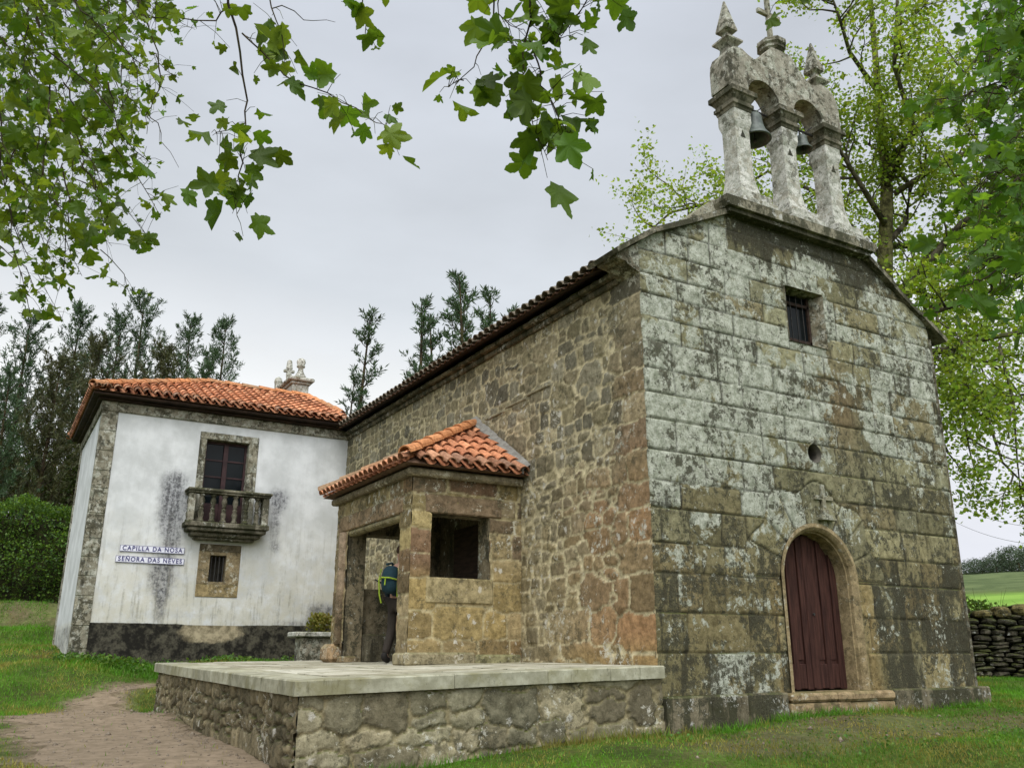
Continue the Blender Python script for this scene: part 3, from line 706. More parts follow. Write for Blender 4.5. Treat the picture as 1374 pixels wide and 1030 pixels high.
# saddle stones rising at the ends of the base
mb = MB(); mb.extrude([(-.16, 5.72), (.0, 5.66), (-.004, 6.11), (-.42, 5.845), (-.40, 5.80), (-.24, 5.78)], .0, .44, (.2, .18, .14)); mb.build('kneeler', M['trim'], chapel)
mb = MB(); mb.extrude([(1.0, 6.55), (1.46, 6.80), (1.95, 7.271), (1.95, 7.30), (1.62, 7.31), (1.0, 6.80)], .08, .66, (.30, .29, .23)); mb.build('saddle_stone', M['trim'], belfry)
BC = [2.42, 3.53, 4.62]
for i, cx in enumerate(BC):
    mb = MB(); cy = .26; c0 = (.38, .38, .34)
    R4 = PI/4
    mb.box(cx-.38, cx+.38, cy-.44, cy+.40, 7.271, 7.40, .03, (.30, .29, .24))
    mb.box(cx-.33, cx+.33, cy-.37, cy+.34, 7.401, 7.56, .03, (.34, .33, .28))
    mb.lathe(cx, cy, [(.235, 7.561), (.215, 7.68), (.18, 7.86), (.163, 8.02), (.155, 8.5), (.155, 8.86), (.18, 8.95), (.19, 9.0), (.19, 9.20)], 4, R4, col=c0)
    for s_ in (-1, 1):      # corner chamfer stops: small triangular notch marks
        pass
    mb.build('pillar', M['pale'], belfry)
    mb = MB(); mb.col = (.20, .19, .15)
    mb.lathe(cx, cy, [(.20, 9.201), (.21, 9.25), (.235, 9.27), (.235, 9.33), (.21, 9.345), (.21, 9.37), (.26, 9.45), (.29, 9.47), (.29, 9.56), (.24, 9.60)], 4, R4)
    mb.build('capital', M['black'], belfry)
    mb = MB(); mb.add([(cx-.055, cy-.163, 8.70), (cx+.055, cy-.163, 8.70), (cx, cy-.163, 8.83), (cx-.055, cy-.13, 8.70), (cx+.055, cy-.13, 8.70), (cx, cy-.13, 8.83)], [(0, 1, 2), (0, 3, 4, 1), (1, 4, 5, 2), (2, 5, 3, 0)], (.05, .05, .045))
    mb.build('triangular_mark', M['black'], belfry)
# crest with two arches
def crest():
    pts = [(2.14, 9.60)]
    def arc(cx, r, z0, n=14): return [(cx-r*math.cos(PI*i/n), z0+r*math.sin(PI*i/n)) for i in range(n+1)]
    low = [(2.14, 9.601)]+arc(2.975, .37, 9.601)+arc(4.075, .37, 9.601)+[(4.92, 9.601)]
    upc = [(4.94, 9.85), (4.90, 10.18), (4.84, 10.33), (4.70, 10.45), (4.52, 10.47), (4.38, 10.40), (4.24, 10.36), (4.10, 10.42), (3.97, 10.55), (3.86, 10.70), (3.76, 10.80), (3.30, 10.80), (3.20, 10.70), (3.09, 10.55), (2.96, 10.42), (2.82, 10.36), (2.68, 10.40), (2.54, 10.47), (2.36, 10.45), (2.22, 10.33), (2.16, 10.18), (2.12, 9.85)]
    return low, upc
low, upc = crest()
# front & back faces as strips (avoid concave fill trouble): match by x
def interp(path, x): 
    xs = [p[0] for p in path]; zs = [p[1] for p in path]; return float(np.interp(x, xs, zs))
xs = sorted(set([round(v, 4) for v in [p[0] for p in low]+[p[0] for p in upc if 2.14 <= p[0] <= 4.92]]))
lz = lambda x: (interp([(a, b) for a, b in low], x)); ups = sorted(upc); uz = lambda x: interp(ups, x)
mb = MB(); yf, yb = .07, .47
V = []; F = []
for x in xs: V += [(x, yf, lz(x)), (x, yf, uz(x)), (x, yb, lz(x)), (x, yb, uz(x))]
for i in range(len(xs)-1):
    a, b = i*4, i*4+4
    F += [(a, b, b+1, a+1), (a+2, a+3, b+3, b+2), (a+1, b+1, b+3, a+3), (a, a+2, b+2, b)]
F += [(0, 1, 3, 2), (len(V)-4, len(V)-2, len(V)-1, len(V)-3)]
mb.add(V, F, (.30, .29, .25)); mb.build('arched_crest', M['trim'], belfry)
for cx in (2.42, 4.62):
    mb = MB(); cy = .27; mb.col = (.30, .29, .25)
    mb.lathe(cx, cy, [(r_*.80, 10.35+(z_-10.40)*.86) for r_, z_ in [(.15, 10.40), (.13, 10.52), (.12, 10.60), (.16, 10.66), (.235, 10.73), (.235, 10.77), (.12, 10.85), (.07, 10.92), (.075, 10.97), (.165, 11.02), (.165, 11.06), (.09, 11.42), (.015, 11.78)]], 4, PI/4)
    mb.build('pinnacle', M['trim'], belfry)
mb = MB(); mb.col = (.24, .23, .19); cx = 3.53
mb.lathe(cx, .27, [(.18, 10.70), (.17, 10.86), (.21, 10.90), (.23, 10.91), (.23, 10.96), (.27, 10.99), (.27, 11.07), (.20, 11.10)], 8, PI/8)
mb.build('pedestal', M['trim'], belfry)
mb = MB(); mb.col = (.28, .27, .22)
mb.box(cx-.042, cx+.042, .23, .31, 11.08, 12.10, .01); mb.box(cx-.28, cx-.043, .235, .305, 11.68, 11.77, .01); mb.box(cx+.043, cx+.28, .235, .305, 11.68, 11.77, .01)
mb.build('stone_cross', M['trim'], belfry)
# bells
for (cx, s_, lab) in ((2.875, 1.2, 'larger green bronze bell hanging in the left arch of the bell gable'), (4.075, .70, 'small dark bell hanging in the right arch of the bell gable')):
    zt = 9.38 if s_ > 1 else 9.36
    bt = thing('bell', lab, 'bell', (cx, .27, zt-.5*s_), 'bells in the belfry')
    b = MB(); b.col = (1, 1, 1)
    P_ = [(.04, 0), (.10, -.01), (.125, -.05), (.13, -.12), (.145, -.22), (.17, -.30), (.215, -.37), (.235, -.40), (.235, -.42), (.20, -.41), (.15, -.30), (.115, -.12), (.02, -.06)]
    b.lathe(cx, .27, [(r*s_, zt+z*s_) for r, z in P_], 24); b.build('bell_body', M['bronze'], bt, True)
    b = MB(); b.tube([(cx, .27, zt-.08), (cx+.01, .27, zt-.40*s_)], .012, 6); b.lathe(cx+.01, .27, [(.005, zt-.46*s_), (.03, zt-.44*s_), (.03, zt-.40*s_), (.005, zt-.38*s_)], 8); b.build('clapper', M['iron'], bt)
    b = MB(); b.tube([(cx-.34, .27, zt+.09), (cx+.34, .27, zt+.09)], .022, 6); b.tube([(cx-.05, .27, zt-.01), (cx-.05, .27, zt+.09)], .014, 5); b.tube([(cx+.05, .27, zt-.01), (cx+.05, .27, zt+.09)], .014, 5)
    b.tube([(cx+.1, .27, zt+.09), (cx+.24, .22, zt+.22)], .01, 5); b.build('headstock', M['iron'], bt)

# ================================================================== PORCH
PX0, PY0, PY1 = -1.93, 3.28, 6.60
porch = thing('porch', 'small stone side porch with orange tiled hipped roof and open doorway', 'porch', (-1, 4.9, .35))
PALP = A([(.28, .23, .14), (.32, .255, .13), (.19, .125, .085), (.30, .25, .17), (.15, .115, .08), (.35, .29, .16)])
def merge(sds, big): return [q for q in sds if not any(abs(q[0]-b[0]) < b[2]+.02 and abs(q[1]-b[1]) < b[3]+.02 for b in big)]+big
zrow = [0, .35, .75, 1.2, 1.55, 1.95, 2.2, 2.5, 2.82, 3.2]
rp = np.random.RandomState(8)
def prow(ul, marks=()):
    o = []
    for k in range(len(zrow)-1):
        u = 0
        while u < ul:
            w = rp.uniform(.35, .6); o.append((u+w/2, (zrow[k]+zrow[k+1])/2, w/2, (zrow[k+1]-zrow[k])/2)); u += w
    return o
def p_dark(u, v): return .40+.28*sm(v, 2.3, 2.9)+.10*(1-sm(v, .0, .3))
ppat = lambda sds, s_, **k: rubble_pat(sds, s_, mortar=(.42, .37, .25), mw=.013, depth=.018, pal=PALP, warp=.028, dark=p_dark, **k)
zb = .36
# front (facing -Y): u = x - PX0
PW = -PX0
nw = (.33, 1.35, 1.24, 2.20)      # window in u, v
def pbox(name, mat, col, *b, parent=porch, bev=.02):
    m_ = MB(); m_.box(*b, bev, col); return m_.build(name, mat, parent)
sds = merge(prow(PW+.1), [(.84, 1.02, .51, .22), (.84, .60, .45, .28), (.84, 2.37, .75, .155), (.16, 1.4, .17, .16), (.16, 1.8, .17, .17), (1.1, 2.68, .5, .14)])
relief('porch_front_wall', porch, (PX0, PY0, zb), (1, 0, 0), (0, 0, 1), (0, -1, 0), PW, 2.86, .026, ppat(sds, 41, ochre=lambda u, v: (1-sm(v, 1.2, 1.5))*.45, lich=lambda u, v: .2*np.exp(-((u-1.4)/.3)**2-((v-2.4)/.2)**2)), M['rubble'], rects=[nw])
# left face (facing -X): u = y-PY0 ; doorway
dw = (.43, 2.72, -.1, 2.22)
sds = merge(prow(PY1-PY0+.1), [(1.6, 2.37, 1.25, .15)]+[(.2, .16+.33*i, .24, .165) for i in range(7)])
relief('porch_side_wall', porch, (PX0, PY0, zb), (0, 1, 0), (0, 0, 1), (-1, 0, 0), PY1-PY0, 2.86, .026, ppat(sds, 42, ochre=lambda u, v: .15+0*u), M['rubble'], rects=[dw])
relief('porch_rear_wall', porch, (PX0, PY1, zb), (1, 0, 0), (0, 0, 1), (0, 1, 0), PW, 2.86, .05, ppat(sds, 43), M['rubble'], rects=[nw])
# inner faces, reveals (solid blocks set inside)
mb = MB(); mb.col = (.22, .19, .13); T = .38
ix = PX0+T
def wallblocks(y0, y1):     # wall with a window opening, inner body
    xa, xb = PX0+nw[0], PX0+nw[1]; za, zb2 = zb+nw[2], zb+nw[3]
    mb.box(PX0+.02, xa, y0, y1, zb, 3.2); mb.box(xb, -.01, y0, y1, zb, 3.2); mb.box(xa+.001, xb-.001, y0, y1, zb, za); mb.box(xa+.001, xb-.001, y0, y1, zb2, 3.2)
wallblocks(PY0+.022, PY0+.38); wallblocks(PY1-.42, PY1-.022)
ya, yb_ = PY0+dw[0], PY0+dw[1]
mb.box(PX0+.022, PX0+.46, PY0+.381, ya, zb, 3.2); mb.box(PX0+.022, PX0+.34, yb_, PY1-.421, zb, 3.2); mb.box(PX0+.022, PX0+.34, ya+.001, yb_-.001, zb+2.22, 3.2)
mb.build('inner_wall', M['dstone'], porch)  # dark stone colour stands in for the shade inside the porch
# boards inside the roof
mb = MB(); mb.box(PX0+.35, -.02, PY0+.39, PY1-.43, 3.02, 3.06); mb.build('ceiling', M['wood_dark'], porch)
# bench along the rear inner wall
mb = MB(); mb.box(PX0+.36, -.45, PY1-.80, PY1-.425, zb, zb+.46, .02, (.12, .11, .08)); mb.build('stone_bench', M['dstone'], porch)
mb = MB(); mb.box(-.075, -.02, 4.05, 5.55, zb, zb+2.3, .01); mb.build('added_dark_panel', M['wood_dark'], chapel)  # invented door, added to darken the view into the porch
mb = MB(); mb.box(-.065, -.02, 3.70, 4.045, zb, zb+2.6, .01, (.12, .1, .07)); mb.box(-.065, -.02, 5.555, 6.15, zb, zb+2.6, .01, (.12, .1, .07)); mb.box(-.065, -.02, 4.046, 5.554, zb+2.301, zb+2.6, .01, (.12, .1, .07)); mb.build('added_panel_frame', M['dstone'], chapel)  # dark surround of the added door, shade put into its colour
# door lintel with moulding, base block of far post, footing course
pbox('lintel', M['ochre'], (.27, .20, .13), PX0-.022, PX0+.1, ya-.12, yb_+.45, zb+2.22, zb+2.50)
pbox('lintel_moulding', M['ochre'], (.25, .22, .13), PX0-.010, PX0+.14, ya, yb_, zb+2.12, zb+2.219, bev=.03)
pbox('window_lintel', M['ochre'], (.20, .15, .10), PX0+nw[0]-.12, PX0+nw[1]+.22, PY0-.022, PY0+.1, zb+2.20, zb+2.50)
pbox('window_sill', M['ochre'], (.34, .29, .17), PX0+nw[0]-.06, PX0+nw[1]+.06, PY0-.030, PY0+.12, zb+.86, zb+1.24)
pbox('post_base', M['ochre'], (.36, .26, .16), PX0-.20, PX0+.05, yb_+.10, PY1+.02, zb-.01, zb+.30, bev=.07)
pbox('post_base', M['ochre'], (.30, .24, .15), PX0-.05, PX0+.25, yb_-.03, yb_+.40, zb-.01, zb+.10, bev=.02)
mb = MB(); mb.box(PX0-.05, PX0+1.1, PY0-.06, PY0+.05, zb-.03, zb+.16, .03, (.30, .27, .18)); mb.box(PX0+1.105, -.02, PY0-.05, PY0+.05, zb-.03, zb+.13, .03, (.27, .26, .15)); mb.box(PX0-.05, PX0+.05, PY0+.055, ya+.01, zb-.03, zb+.155, .03, (.3, .27, .18)); mb.build('footing', M['ochre'], porch)
# far post engaged shaft
mb = MB(); mb.tube([(PX0-.02, yb_+.16, zb+.3), (PX0-.02, yb_+.16, zb+2.2)], .085, 10, (.27, .21, .15)); mb.build('engaged_shaft', M['ochre'], porch, True)
# capital stones protruding
pbox('cornice', M['ochre'], (.24, .21, .15), PX0-.12, -.01, PY0-.13, PY0+.03, 3.10, 3.22, bev=.03)
pbox('cornice', M['ochre'], (.2, .17, .12), PX0-.12, PX0+.03, PY0+.035, PY1+.1, 3.10, 3.22, bev=.03)
# roof
ex, ey0, ey1, ez = PX0-.27, PY0-.30, PY1+.26, 3.27
AP = A([-.03, 4.86, 4.42])
mb = MB()
# near slope: eave along +x at y=ey0, rises to the apex
L = -.03-ex; up_ = A([0, AP[1]-ey0, AP[2]-ez]); ul_ = np.linalg.norm(up_)
# plane through eave and apex
tile_roof(mb, (ex, ey0, ez), (-.03, ey0, ez), up_/ul_, 0, lambda u: ul_*min(1, max(0, (u-.05)/L)), sp=.2, seed=12, grey=.55)
up2 = A([0, AP[1]-ey1, AP[2]-ez]); l2 = np.linalg.norm(up2)
tile_roof(mb, (-.03, ey1, ez), (ex, ey1, ez), up2/l2, 0, lambda u: l2*min(1, max(0, (L-u-.05)/L)), sp=.2, seed=13, grey=.4)
up3 = A([AP[0]-ex, 0, AP[2]-ez]); l3 = np.linalg.norm(up3)
def s3(u):      # u from ey1 down to ey0
    y = ey1-u; return l3*max(0, min((y-ey0)/(AP[1]-ey0), (ey1-y)/(ey1-AP[1])))-.04
tile_roof(mb, (ex, ey1, ez), (ex, ey0, ez), up3/l3, 0, s3, sp=.2, seed=14, grey=.4)
ridge_tiles(mb, (ex+.02, ey0+.02, ez+.10), AP+A([0, 0, .10]), .105, .42, 3, .1); ridge_tiles(mb, (ex+.02, ey1-.02, ez+.10), AP+A([0, 0, .10]), .105, .42, 4, .5)
mb.add([(ex+.03, ey0+.03, ez-.02), (-.01, ey0+.03, ez-.02), (-.01, ey1-.03, ez-.02), (ex+.03, ey1-.03, ez-.02), tuple(AP-A([0, 0, .03]))], [(0, 1, 4), (2, 3, 4), (3, 0, 4), (3, 2, 1, 0)], (.13, .08, .05))
mb.build('roof', M['tile'], porch)
mb = MB(); a = A([-.035, ey0-.03, ez+.06]); b = AP+A([-.005, 0, .16])
w_ = .11
for (o_, h_) in ((0, .0),):
    V = [a+A([-.11, 0, 0]), a+A([.03, 0, .10]), b+A([.03, 0, .10]), b+A([-.11, 0, 0]), a+A([-.11, 0, -.08]), b+A([-.11, 0, -.08])]
    mb.add(V, [(0, 1, 2, 3), (4, 0, 3, 5)], (1, 1, 1))
mb.build('mortar_flashing', M['mortar'], porch)

# ================================================================== TERRACE
ter = thing('terrace', 'raised paved terrace with pale granite edge slabs and rubble retaining wall', 'terrace', (-2.3, 3.9, -.5))
TA = A([-4.53, -.07]); TB = A([-.03, -.07]); TD = A([-4.53, 7.93]); TCn = A([0, 7.93])
def tz(x, y): return .255+.111*(x+4.56)/4.56+.092*(y+.1)/8*(1-(x+4.56)/4.56*.6)
rt = np.random.RandomState(6)
boul = seeds_rows(rt, -.1, 4.8, -.1, 1.4, (.16, .40), (.28, .80), .05)
relief('retaining_wall', ter, (TA[0], TA[1], -1.0), (1, 0, 0), (0, 0, 1), (0, -1, 0), 4.52, 1.34, .0175,
       rubble_pat(boul, 51, mortar=(.27, .24, .16), mw=.012, depth=.03, warp=.14, pal=A([(.25, .235, .175), (.22, .21, .16), (.27, .245, .18), (.21, .19, .14)]), dark=lambda u, v: .47+.15*(1-sm(v, .3, .9))+.18*(1-sm(u, 0, .5)), lich=lambda u, v: .12), M['rubble'], top=lambda u: 1.245-.14+.108*u/4.5+.03)
boul = seeds_rows(rt, -.1, 8.1, -.1, 1.4, (.12, .30), (.14, .42), .05)
relief('retaining_wall', ter, (TA[0], TA[1], -1.0), (0, 1, 0), (0, 0, 1), (-1, 0, 0), 8.0, 1.34, .024,
       rubble_pat(boul, 52, mortar=(.15, .13, .09), mw=.013, depth=.045, warp=.12, pal=A([(.22, .19, .13), (.19, .165, .115), (.24, .21, .145), (.17, .15, .105)]), dark=lambda u, v: .50+.12*(1-sm(v, .3, .9)), lich=lambda u, v: .05, jd=.3), M['rubble'], top=lambda u: 1.245-.14+.09*u/8+.03)
mb = MB(); mb.box(TA[0]+.022, TA[0]+.3, TA[1]+.022, TA[1]+.3, -1, .10, 0, (.17, .15, .11)); mb.build('corner_fill', M['trim'], ter)
mb = MB(); mb.col = (.2, .18, .13); mb.add([(TD[0], 7.93, -.9), (0, 7.93, -.9), (0, 7.93, .30), (TD[0], 7.93, .30)], [(3, 2, 1, 0)]); mb.build('rear_face', M['trim'], ter)
def slab(x0, x1, y0, y1, th=.145, over=0):
    m_ = MB(); b = .012; dz = random.uniform(-.004, .004)
    V = []
    for (zo, ins) in ((-th, 0), (-b, 0), (0, b)):
        for (x, y) in ((x0+ins, y0+ins), (x1-ins, y0+ins), (x1-ins, y1-ins), (x0+ins, y1-ins)): V.append((x, y, tz(x, y)+zo+dz))
    F = [(3, 2, 1, 0), (8, 9, 10, 11)]
    for r in (0, 4):
        for i in range(4): F.append((r+i, r+(i+1) % 4, r+4+(i+1) % 4, r+4+i))
    k = random.uniform(.86, 1.16); m_.add(V, F, (k, k, k)); m_.build('edge_slab', M['coping'], ter)
e = -4.60
xsj = [e, at(610, 905, 1, -.13)[0], at(735, 900, 1, -.13)[0], at(819, 897, 1, -.13)[0], -.004]
for a, b in zip(xsj[:-1], xsj[1:]): slab(a+.003, b-.003, -.135, .42)
ysj = [.425, 1.5, 2.55, 3.6, 4.7, 5.75, 6.9, 7.97]
for a, b in zip(ysj[:-1], ysj[1:]): slab(e, e+.52, a+.003, b-.003)
m_ = MB()
for i in range(9):
    for k in range(7):
        x0 = e+.525+i*.455; x1 = x0+.449 if i < 9 else 0; y0 = .425+k*1.078; y1 = y0+1.07; off = (i % 2)*.0
        dz = random.uniform(-.008, .004)
        x1 = min(x1, -.01)
        V = [(x0, y0, tz(x0, y0)+dz), (x1, y0, tz(x1, y0)+dz), (x1, y1, tz(x1, y1)+dz), (x0, y1, tz(x0, y1)+dz)]
        V += [(p[0], p[1], p[2]-.1) for p in V]; c_ = random.uniform(.7, 1.05)
        m_.add(V, [(0, 1, 2, 3), (0, 4, 5, 1), (1, 5, 6, 2), (2, 6, 7, 3), (3, 7, 4, 0)], (c_, c_, c_))
m_.add([(e+.3, .3, tz(e, 0)-.03), (0, .3, tz(0, 0)-.03), (0, 7.9, tz(0, 7.9)-.03), (e+.3, 7.9, tz(e, 7.9)-.03)], [(0, 1, 2, 3)], (.3, .3, .2))
m_.build('paving', M['paving'], ter)

# ================================================================== HOUSE
house = thing('whitewashed_house', 'two storey whitewashed house with orange hipped roof adjoining the chapel side', 'house', (-2.8, 14, .4))
HX, HY, HZ, HB = -5.68, 11.76, .15, 16.5
z5 = 5.64
def lime(u, v):
    x = u+HX; z = v+HZ
    h = .004*(fbm(u*2, v*2, 3)-.5)
    blot = lambda cx, cz, a, b, s_: s_*np.exp(-((x-cx)/a)**2-((z-cz)/b)**2)
    st = .25*np.exp(-((x+3.95)/.35)**2)*sm(z, 1.1, 2)*(1-sm(z, 4.2, 4.7))+blot(-3.98, 3.75, .30, .55, .85)+blot(-4.05, 4.25, .24, .22, .35)+blot(-4.02, 3.3, .20, .35, .55)+blot(-4.10, 2.15, .26, .45, .8)+blot(-4.02, 1.75, .14, .7, .6)
    st = st+blot(-1.62, 4.02, .26, .25, .85)+blot(-1.68, 3.5, .18, .5, .6)+blot(-3.5, 1.3, 1.2, .12, .25)+blot(-1.5, 1.7, .8, .6, .22)+blot(-1.62, 2.9, .16, .2, .42)+blot(-3.9, 2.95, .2, .3, .35)
    st = st+blot(-.35, 1.35, .42, .28, 1.1)+blot(-1.0, 1.15, .5, .08, .5)
    base = sm(z, 1.16, 1.08)
    lp = np.exp(-((x+2.9)/.75)**2-((z-.95)/.26)**2)*1.1
    msk = np.stack([np.clip(st, 0, 1), np.clip(base*1.0-lp*base, 0, 1), np.clip(np.where(z < 1.12, 1.0, np.minimum(.97, 1-sm(z, 1.1, 4.2))), 0, 1)], -1)
    return h, np.ones(u.shape+(3,)), msk
HW = -HX
UW = (2.27, 3.24, 3.04, 5.11)      # french window opening u, v(z-HZ)
LW = (-3.08-HX, -2.72-HX, 2.04-HZ, 2.62-HZ)
relief('wall', house, (HX, HY, HZ), (1, 0, 0), (0, 0, 1), (0, -1, 0), HW, 5.5, .045, lime, M['lime'], rects=[UW, LW])
relief('wall', house, (HX, HY, HZ), (0, 1, 0), (0, 0, 1), (-1, 0, 0), HB-HY, 5.5, .08, lambda u, v: (0*u, np.ones(u.shape+(3,)), np.stack([0*u, np.clip(sm(v+HZ, 1.16, 1.08)*.45, 0, 1), np.where(v < 1, .6, -.12)], -1)), M['lime'])
mb = MB(); mb.col = (1, 1, 1)
mb.add([(HX, HB, HZ), (.0, HB, HZ), (0, HB, z5), (HX, HB, z5)], [(3, 2, 1, 0)]); mb.build('rear_wall', M['lime'], house)
# quoin strip
mb = MB(); r_ = np.random.RandomState(3); z = .1
while z < 5.66:
    h = min(r_.uniform(.38, .62), 5.66-z)
    k = r_.uniform(.85, 1.15); mb.box(HX-.018, HX+.32, HY-.020, HY+.2, z, z+h-.006, .01, (.27*k, .26*k, .21*k)); z += h
mb.build('quoin', M['trim'], house)
mb = MB(); mb.box(HX-.03, HX+.02, HB-.16, HB+.02, .2, 5.65, .01, (.25, .24, .2)); mb.build('quoin', M['trim'], house)
mb = MB(); mb.box(HX-.045, -.03, HY-.045, HY+.1, 5.642, 5.86, .012, (.28, .265, .22)); mb.box(HX-.045, HX+.06, HY+.105, HB+.05, 5.642, 5.86, .012, (.2, .19, .16)); mb.build('stone_band', M['trim'], house)
mb = MB(); mb.box(HX-.13, -.23, HY-.15, HY+.1, 5.861, 5.92, .01); mb.box(HX-.13, HX+.06, HY+.101, HB+.1, 5.861, 5.92, .01)
mb.box(HX-.26, -.23, HY-.33, HY+.1, 5.921, 5.975, .01); mb.box(HX-.26, HX+.06, HY+.101, HB+.25, 5.921, 5.975, .01)
mb.build('eaves_board', M['wood_dark'], house)
# hipped roof
hx0, hx1, hy0, hy1, hz = HX-.32, .02, HY-.42, HB+.35, 6.015
ry = (hy0+hy1)/2+.0; rz = 7.25; rx0, rx1 = -3.10, -.40
mb = MB()
for (ya_, sgn) in ((hy0, 1), (hy1, -1)):
    up_ = A([0, (ry-ya_), rz-hz]); ll = np.linalg.norm(up_)
    if sgn > 0: f_ = lambda u: ll*max(0, min(1, (u)/(rx0-hx0), (hx1-hx0-u)/(hx1-rx1)+.15)); tile_roof(mb, (hx0, ya_, hz), (hx1-.12, ya_, hz), up_/ll, 0, f_, sp=.205, expo=.30, seed=31, grey=.6)
    else: f_ = lambda u: ll*max(0, min(1, (hx1-hx0-u)/(rx0-hx0), (u)/(hx1-rx1)+.15)); tile_roof(mb, (hx1, ya_, hz), (hx0, ya_, hz), up_/ll, 0, f_, sp=.205, expo=.30, seed=32, grey=.5)
up_ = A([rx0-hx0, 0, rz-hz]); ll3 = np.linalg.norm(up_)
tile_roof(mb, (hx0, hy1, hz), (hx0, hy0, hz), up_/ll3, 0, lambda u: ll3*max(0, min(u, hy1-hy0-u)/((hy1-hy0)/2))-.03, sp=.205, expo=.30, seed=33, grey=.6)
ridge_tiles(mb, (hx0+.03, hy0+.03, hz+.07), (rx0, ry, rz+.06), .10, .4, 1, .5); ridge_tiles(mb, (hx0+.03, hy1-.03, hz+.07), (rx0, ry, rz+.06), .10, .4, 2, .5)
ridge_tiles(mb, (rx0, ry, rz+.06), (rx1, ry, rz+.06), .10, .4, 3, .5); ridge_tiles(mb, (rx1, ry, rz+.05), (hx1-.13, hy0+.25*(ry-hy0), hz+.25*(rz-hz)+.07), .09, .4, 5, .4)
U_ = [(hx0+.04, hy0+.04, hz-.02), (0, hy0+.04, hz-.02), (0, hy1-.04, hz-.02), (hx0+.04, hy1-.04, hz-.02), (rx0, ry, rz-.02), (rx1, ry, rz-.02)]
mb.add(U_, [(0, 1, 5, 4), (2, 3, 4, 5), (3, 0, 4), (1, 2, 5), (3, 2, 1, 0)], (.16, .09, .06))
mb.build('roof', M['tile'], house)
# chimney
ch = MB(); ch.col = (.34, .31, .27)
x0, x1, y0, y1 = -.74, -.27, 14.55, 16.3
ch.box(x0, x1, y0, y1, 6.9, 7.78, .02); ch.box(x0-.05, x1+.05, y0-.05, y1+.05, 7.781, 7.86, .02, (.28, .22, .18)); ch.box(x0-.13, x1+.13, y0-.13, y1+.13, 7.861, 7.97, .03, (.2, .16, .12))
chim = ch.build('chimney', M['pale'], house)
mb = MB(); mb.lathe(-.52, 14.62, [(.17, 7.97), (.17, 8.02), (.12, 8.10), (.08, 8.18), (.07, 8.28), (.12, 8.31), (.12, 8.34), (.10, 8.37), (.13, 8.45), (.11, 8.53), (.05, 8.57), (.005, 8.58)], 12, col=(.3, .3, .26)); mb.build('finial', M['pale'], chim, True)
mb = MB(); mb.lathe(-.62, 15.45, [(.10, 7.97), (.07, 8.12), (.09, 8.3), (.06, 8.4), (.10, 8.5), (.07, 8.72), (.01, 8.76)], 8, col=(.3, .3, .26)); mb.box(-.78, -.46, 15.4, 15.5, 8.36, 8.45, .02, (.3, .3, .26)); mb.build('finial', M['pale'], chim)
mb = MB(); mb.lathe(-.86+.1, 16.0, [(.11, 7.97), (.11, 8.1), (.13, 8.2), (.10, 8.3), (.02, 8.36)], 10, col=(.3, .3, .26)); mb.build('finial', M['pale'], chim)
# french window
xa, xb = HX+UW[0], HX+UW[1]; za, zb_ = HZ+UW[2], HZ+UW[3]
mb = MB(); mb.col = (.27, .26, .21)
mb.box(xa-.16, xa, HY-.022, HY+.25, za, zb_, .012); mb.box(xb, xb+.22, HY-.022, HY+.25, za, zb_, .012); mb.box(xa-.16, xb+.22, HY-.022, HY+.25, zb_+.001, zb_+.17, .012)
ws = mb.build('window_surround', M['trim'], house)
wf = MB()
cx = (xa+xb)/2
wf.box(xa, xa+.05, HY+.17, HY+.23, za, zb_-.001); wf.box(xb-.05, xb, HY+.17, HY+.23, za, zb_-.001); wf.box(xa+.051, xb-.051, HY+.17, HY+.23, zb_-.06, zb_-.002)
wf.box(cx-.05, cx+.05, HY+.15, HY+.22, za, zb_-.061)
for zz in (zb_-.44, zb_-.83, zb_-1.22):
    wf.box(xa+.051, cx-.051, HY+.18, HY+.22, zz-.016, zz+.016); wf.box(cx+.051, xb-.051, HY+.18, HY+.22, zz-.016, zz+.016)
wf.box(xa+.051, cx-.051, HY+.18, HY+.22, za, za+.62); wf.box(cx+.051, xb-.051, HY+.18, HY+.22, za, za+.62)
fo = wf.build('french_window', M['frame'], house)
for (a, b) in ((xa+.04, cx-.04), (cx+.04, xb-.04)):
    gl = MB(); gl.box(a, b, HY+.205, HY+.212, za+.5, zb_-.05); gl.build('pane', M['glass'], fo)
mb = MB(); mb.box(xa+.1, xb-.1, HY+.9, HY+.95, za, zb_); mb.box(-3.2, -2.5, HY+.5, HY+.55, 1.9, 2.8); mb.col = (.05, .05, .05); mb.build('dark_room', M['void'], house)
# small barred window
lx0, lx1, lz0, lz1 = HX+LW[0], HX+LW[1], HZ+LW[2], HZ+LW[3]
mb = MB(); mb.col = (.26, .21, .13)
ox0, ox1, oz0, oz1 = -3.33, -2.41, 1.705, 2.865
mb.box(ox0, lx0, HY-.018, HY+.3, lz0-.06, lz1+.08, .01); mb.box(lx1, ox1, HY-.018, HY+.3, lz0-.06, lz1+.08, .01)
mb.box(ox0, ox1, HY-.018, HY+.3, lz1+.081, oz1, .01, (.13, .11, .075)); mb.box(ox0, ox1, HY-.018, HY+.3, oz0, lz0-.061, .01, (.30, .24, .13))
mb.box(lx0+.001, lx1-.001, HY-.005, HY+.28, lz0-.06, lz0+.0, .005); mb.box(lx0+.001, lx1-.001, HY-.005, HY+.28, lz1, lz1+.08, .005)
sf = mb.build('small_window_surround', M['ochre'], house)
mb = MB()
for i in range(4): mb.tube([(lx0+.05+.087*i, HY+.06, lz0), (lx0+.05+.087*i, HY+.06, lz1)], .014, 6)
mb.build('window_bars', M['iron'], sf)
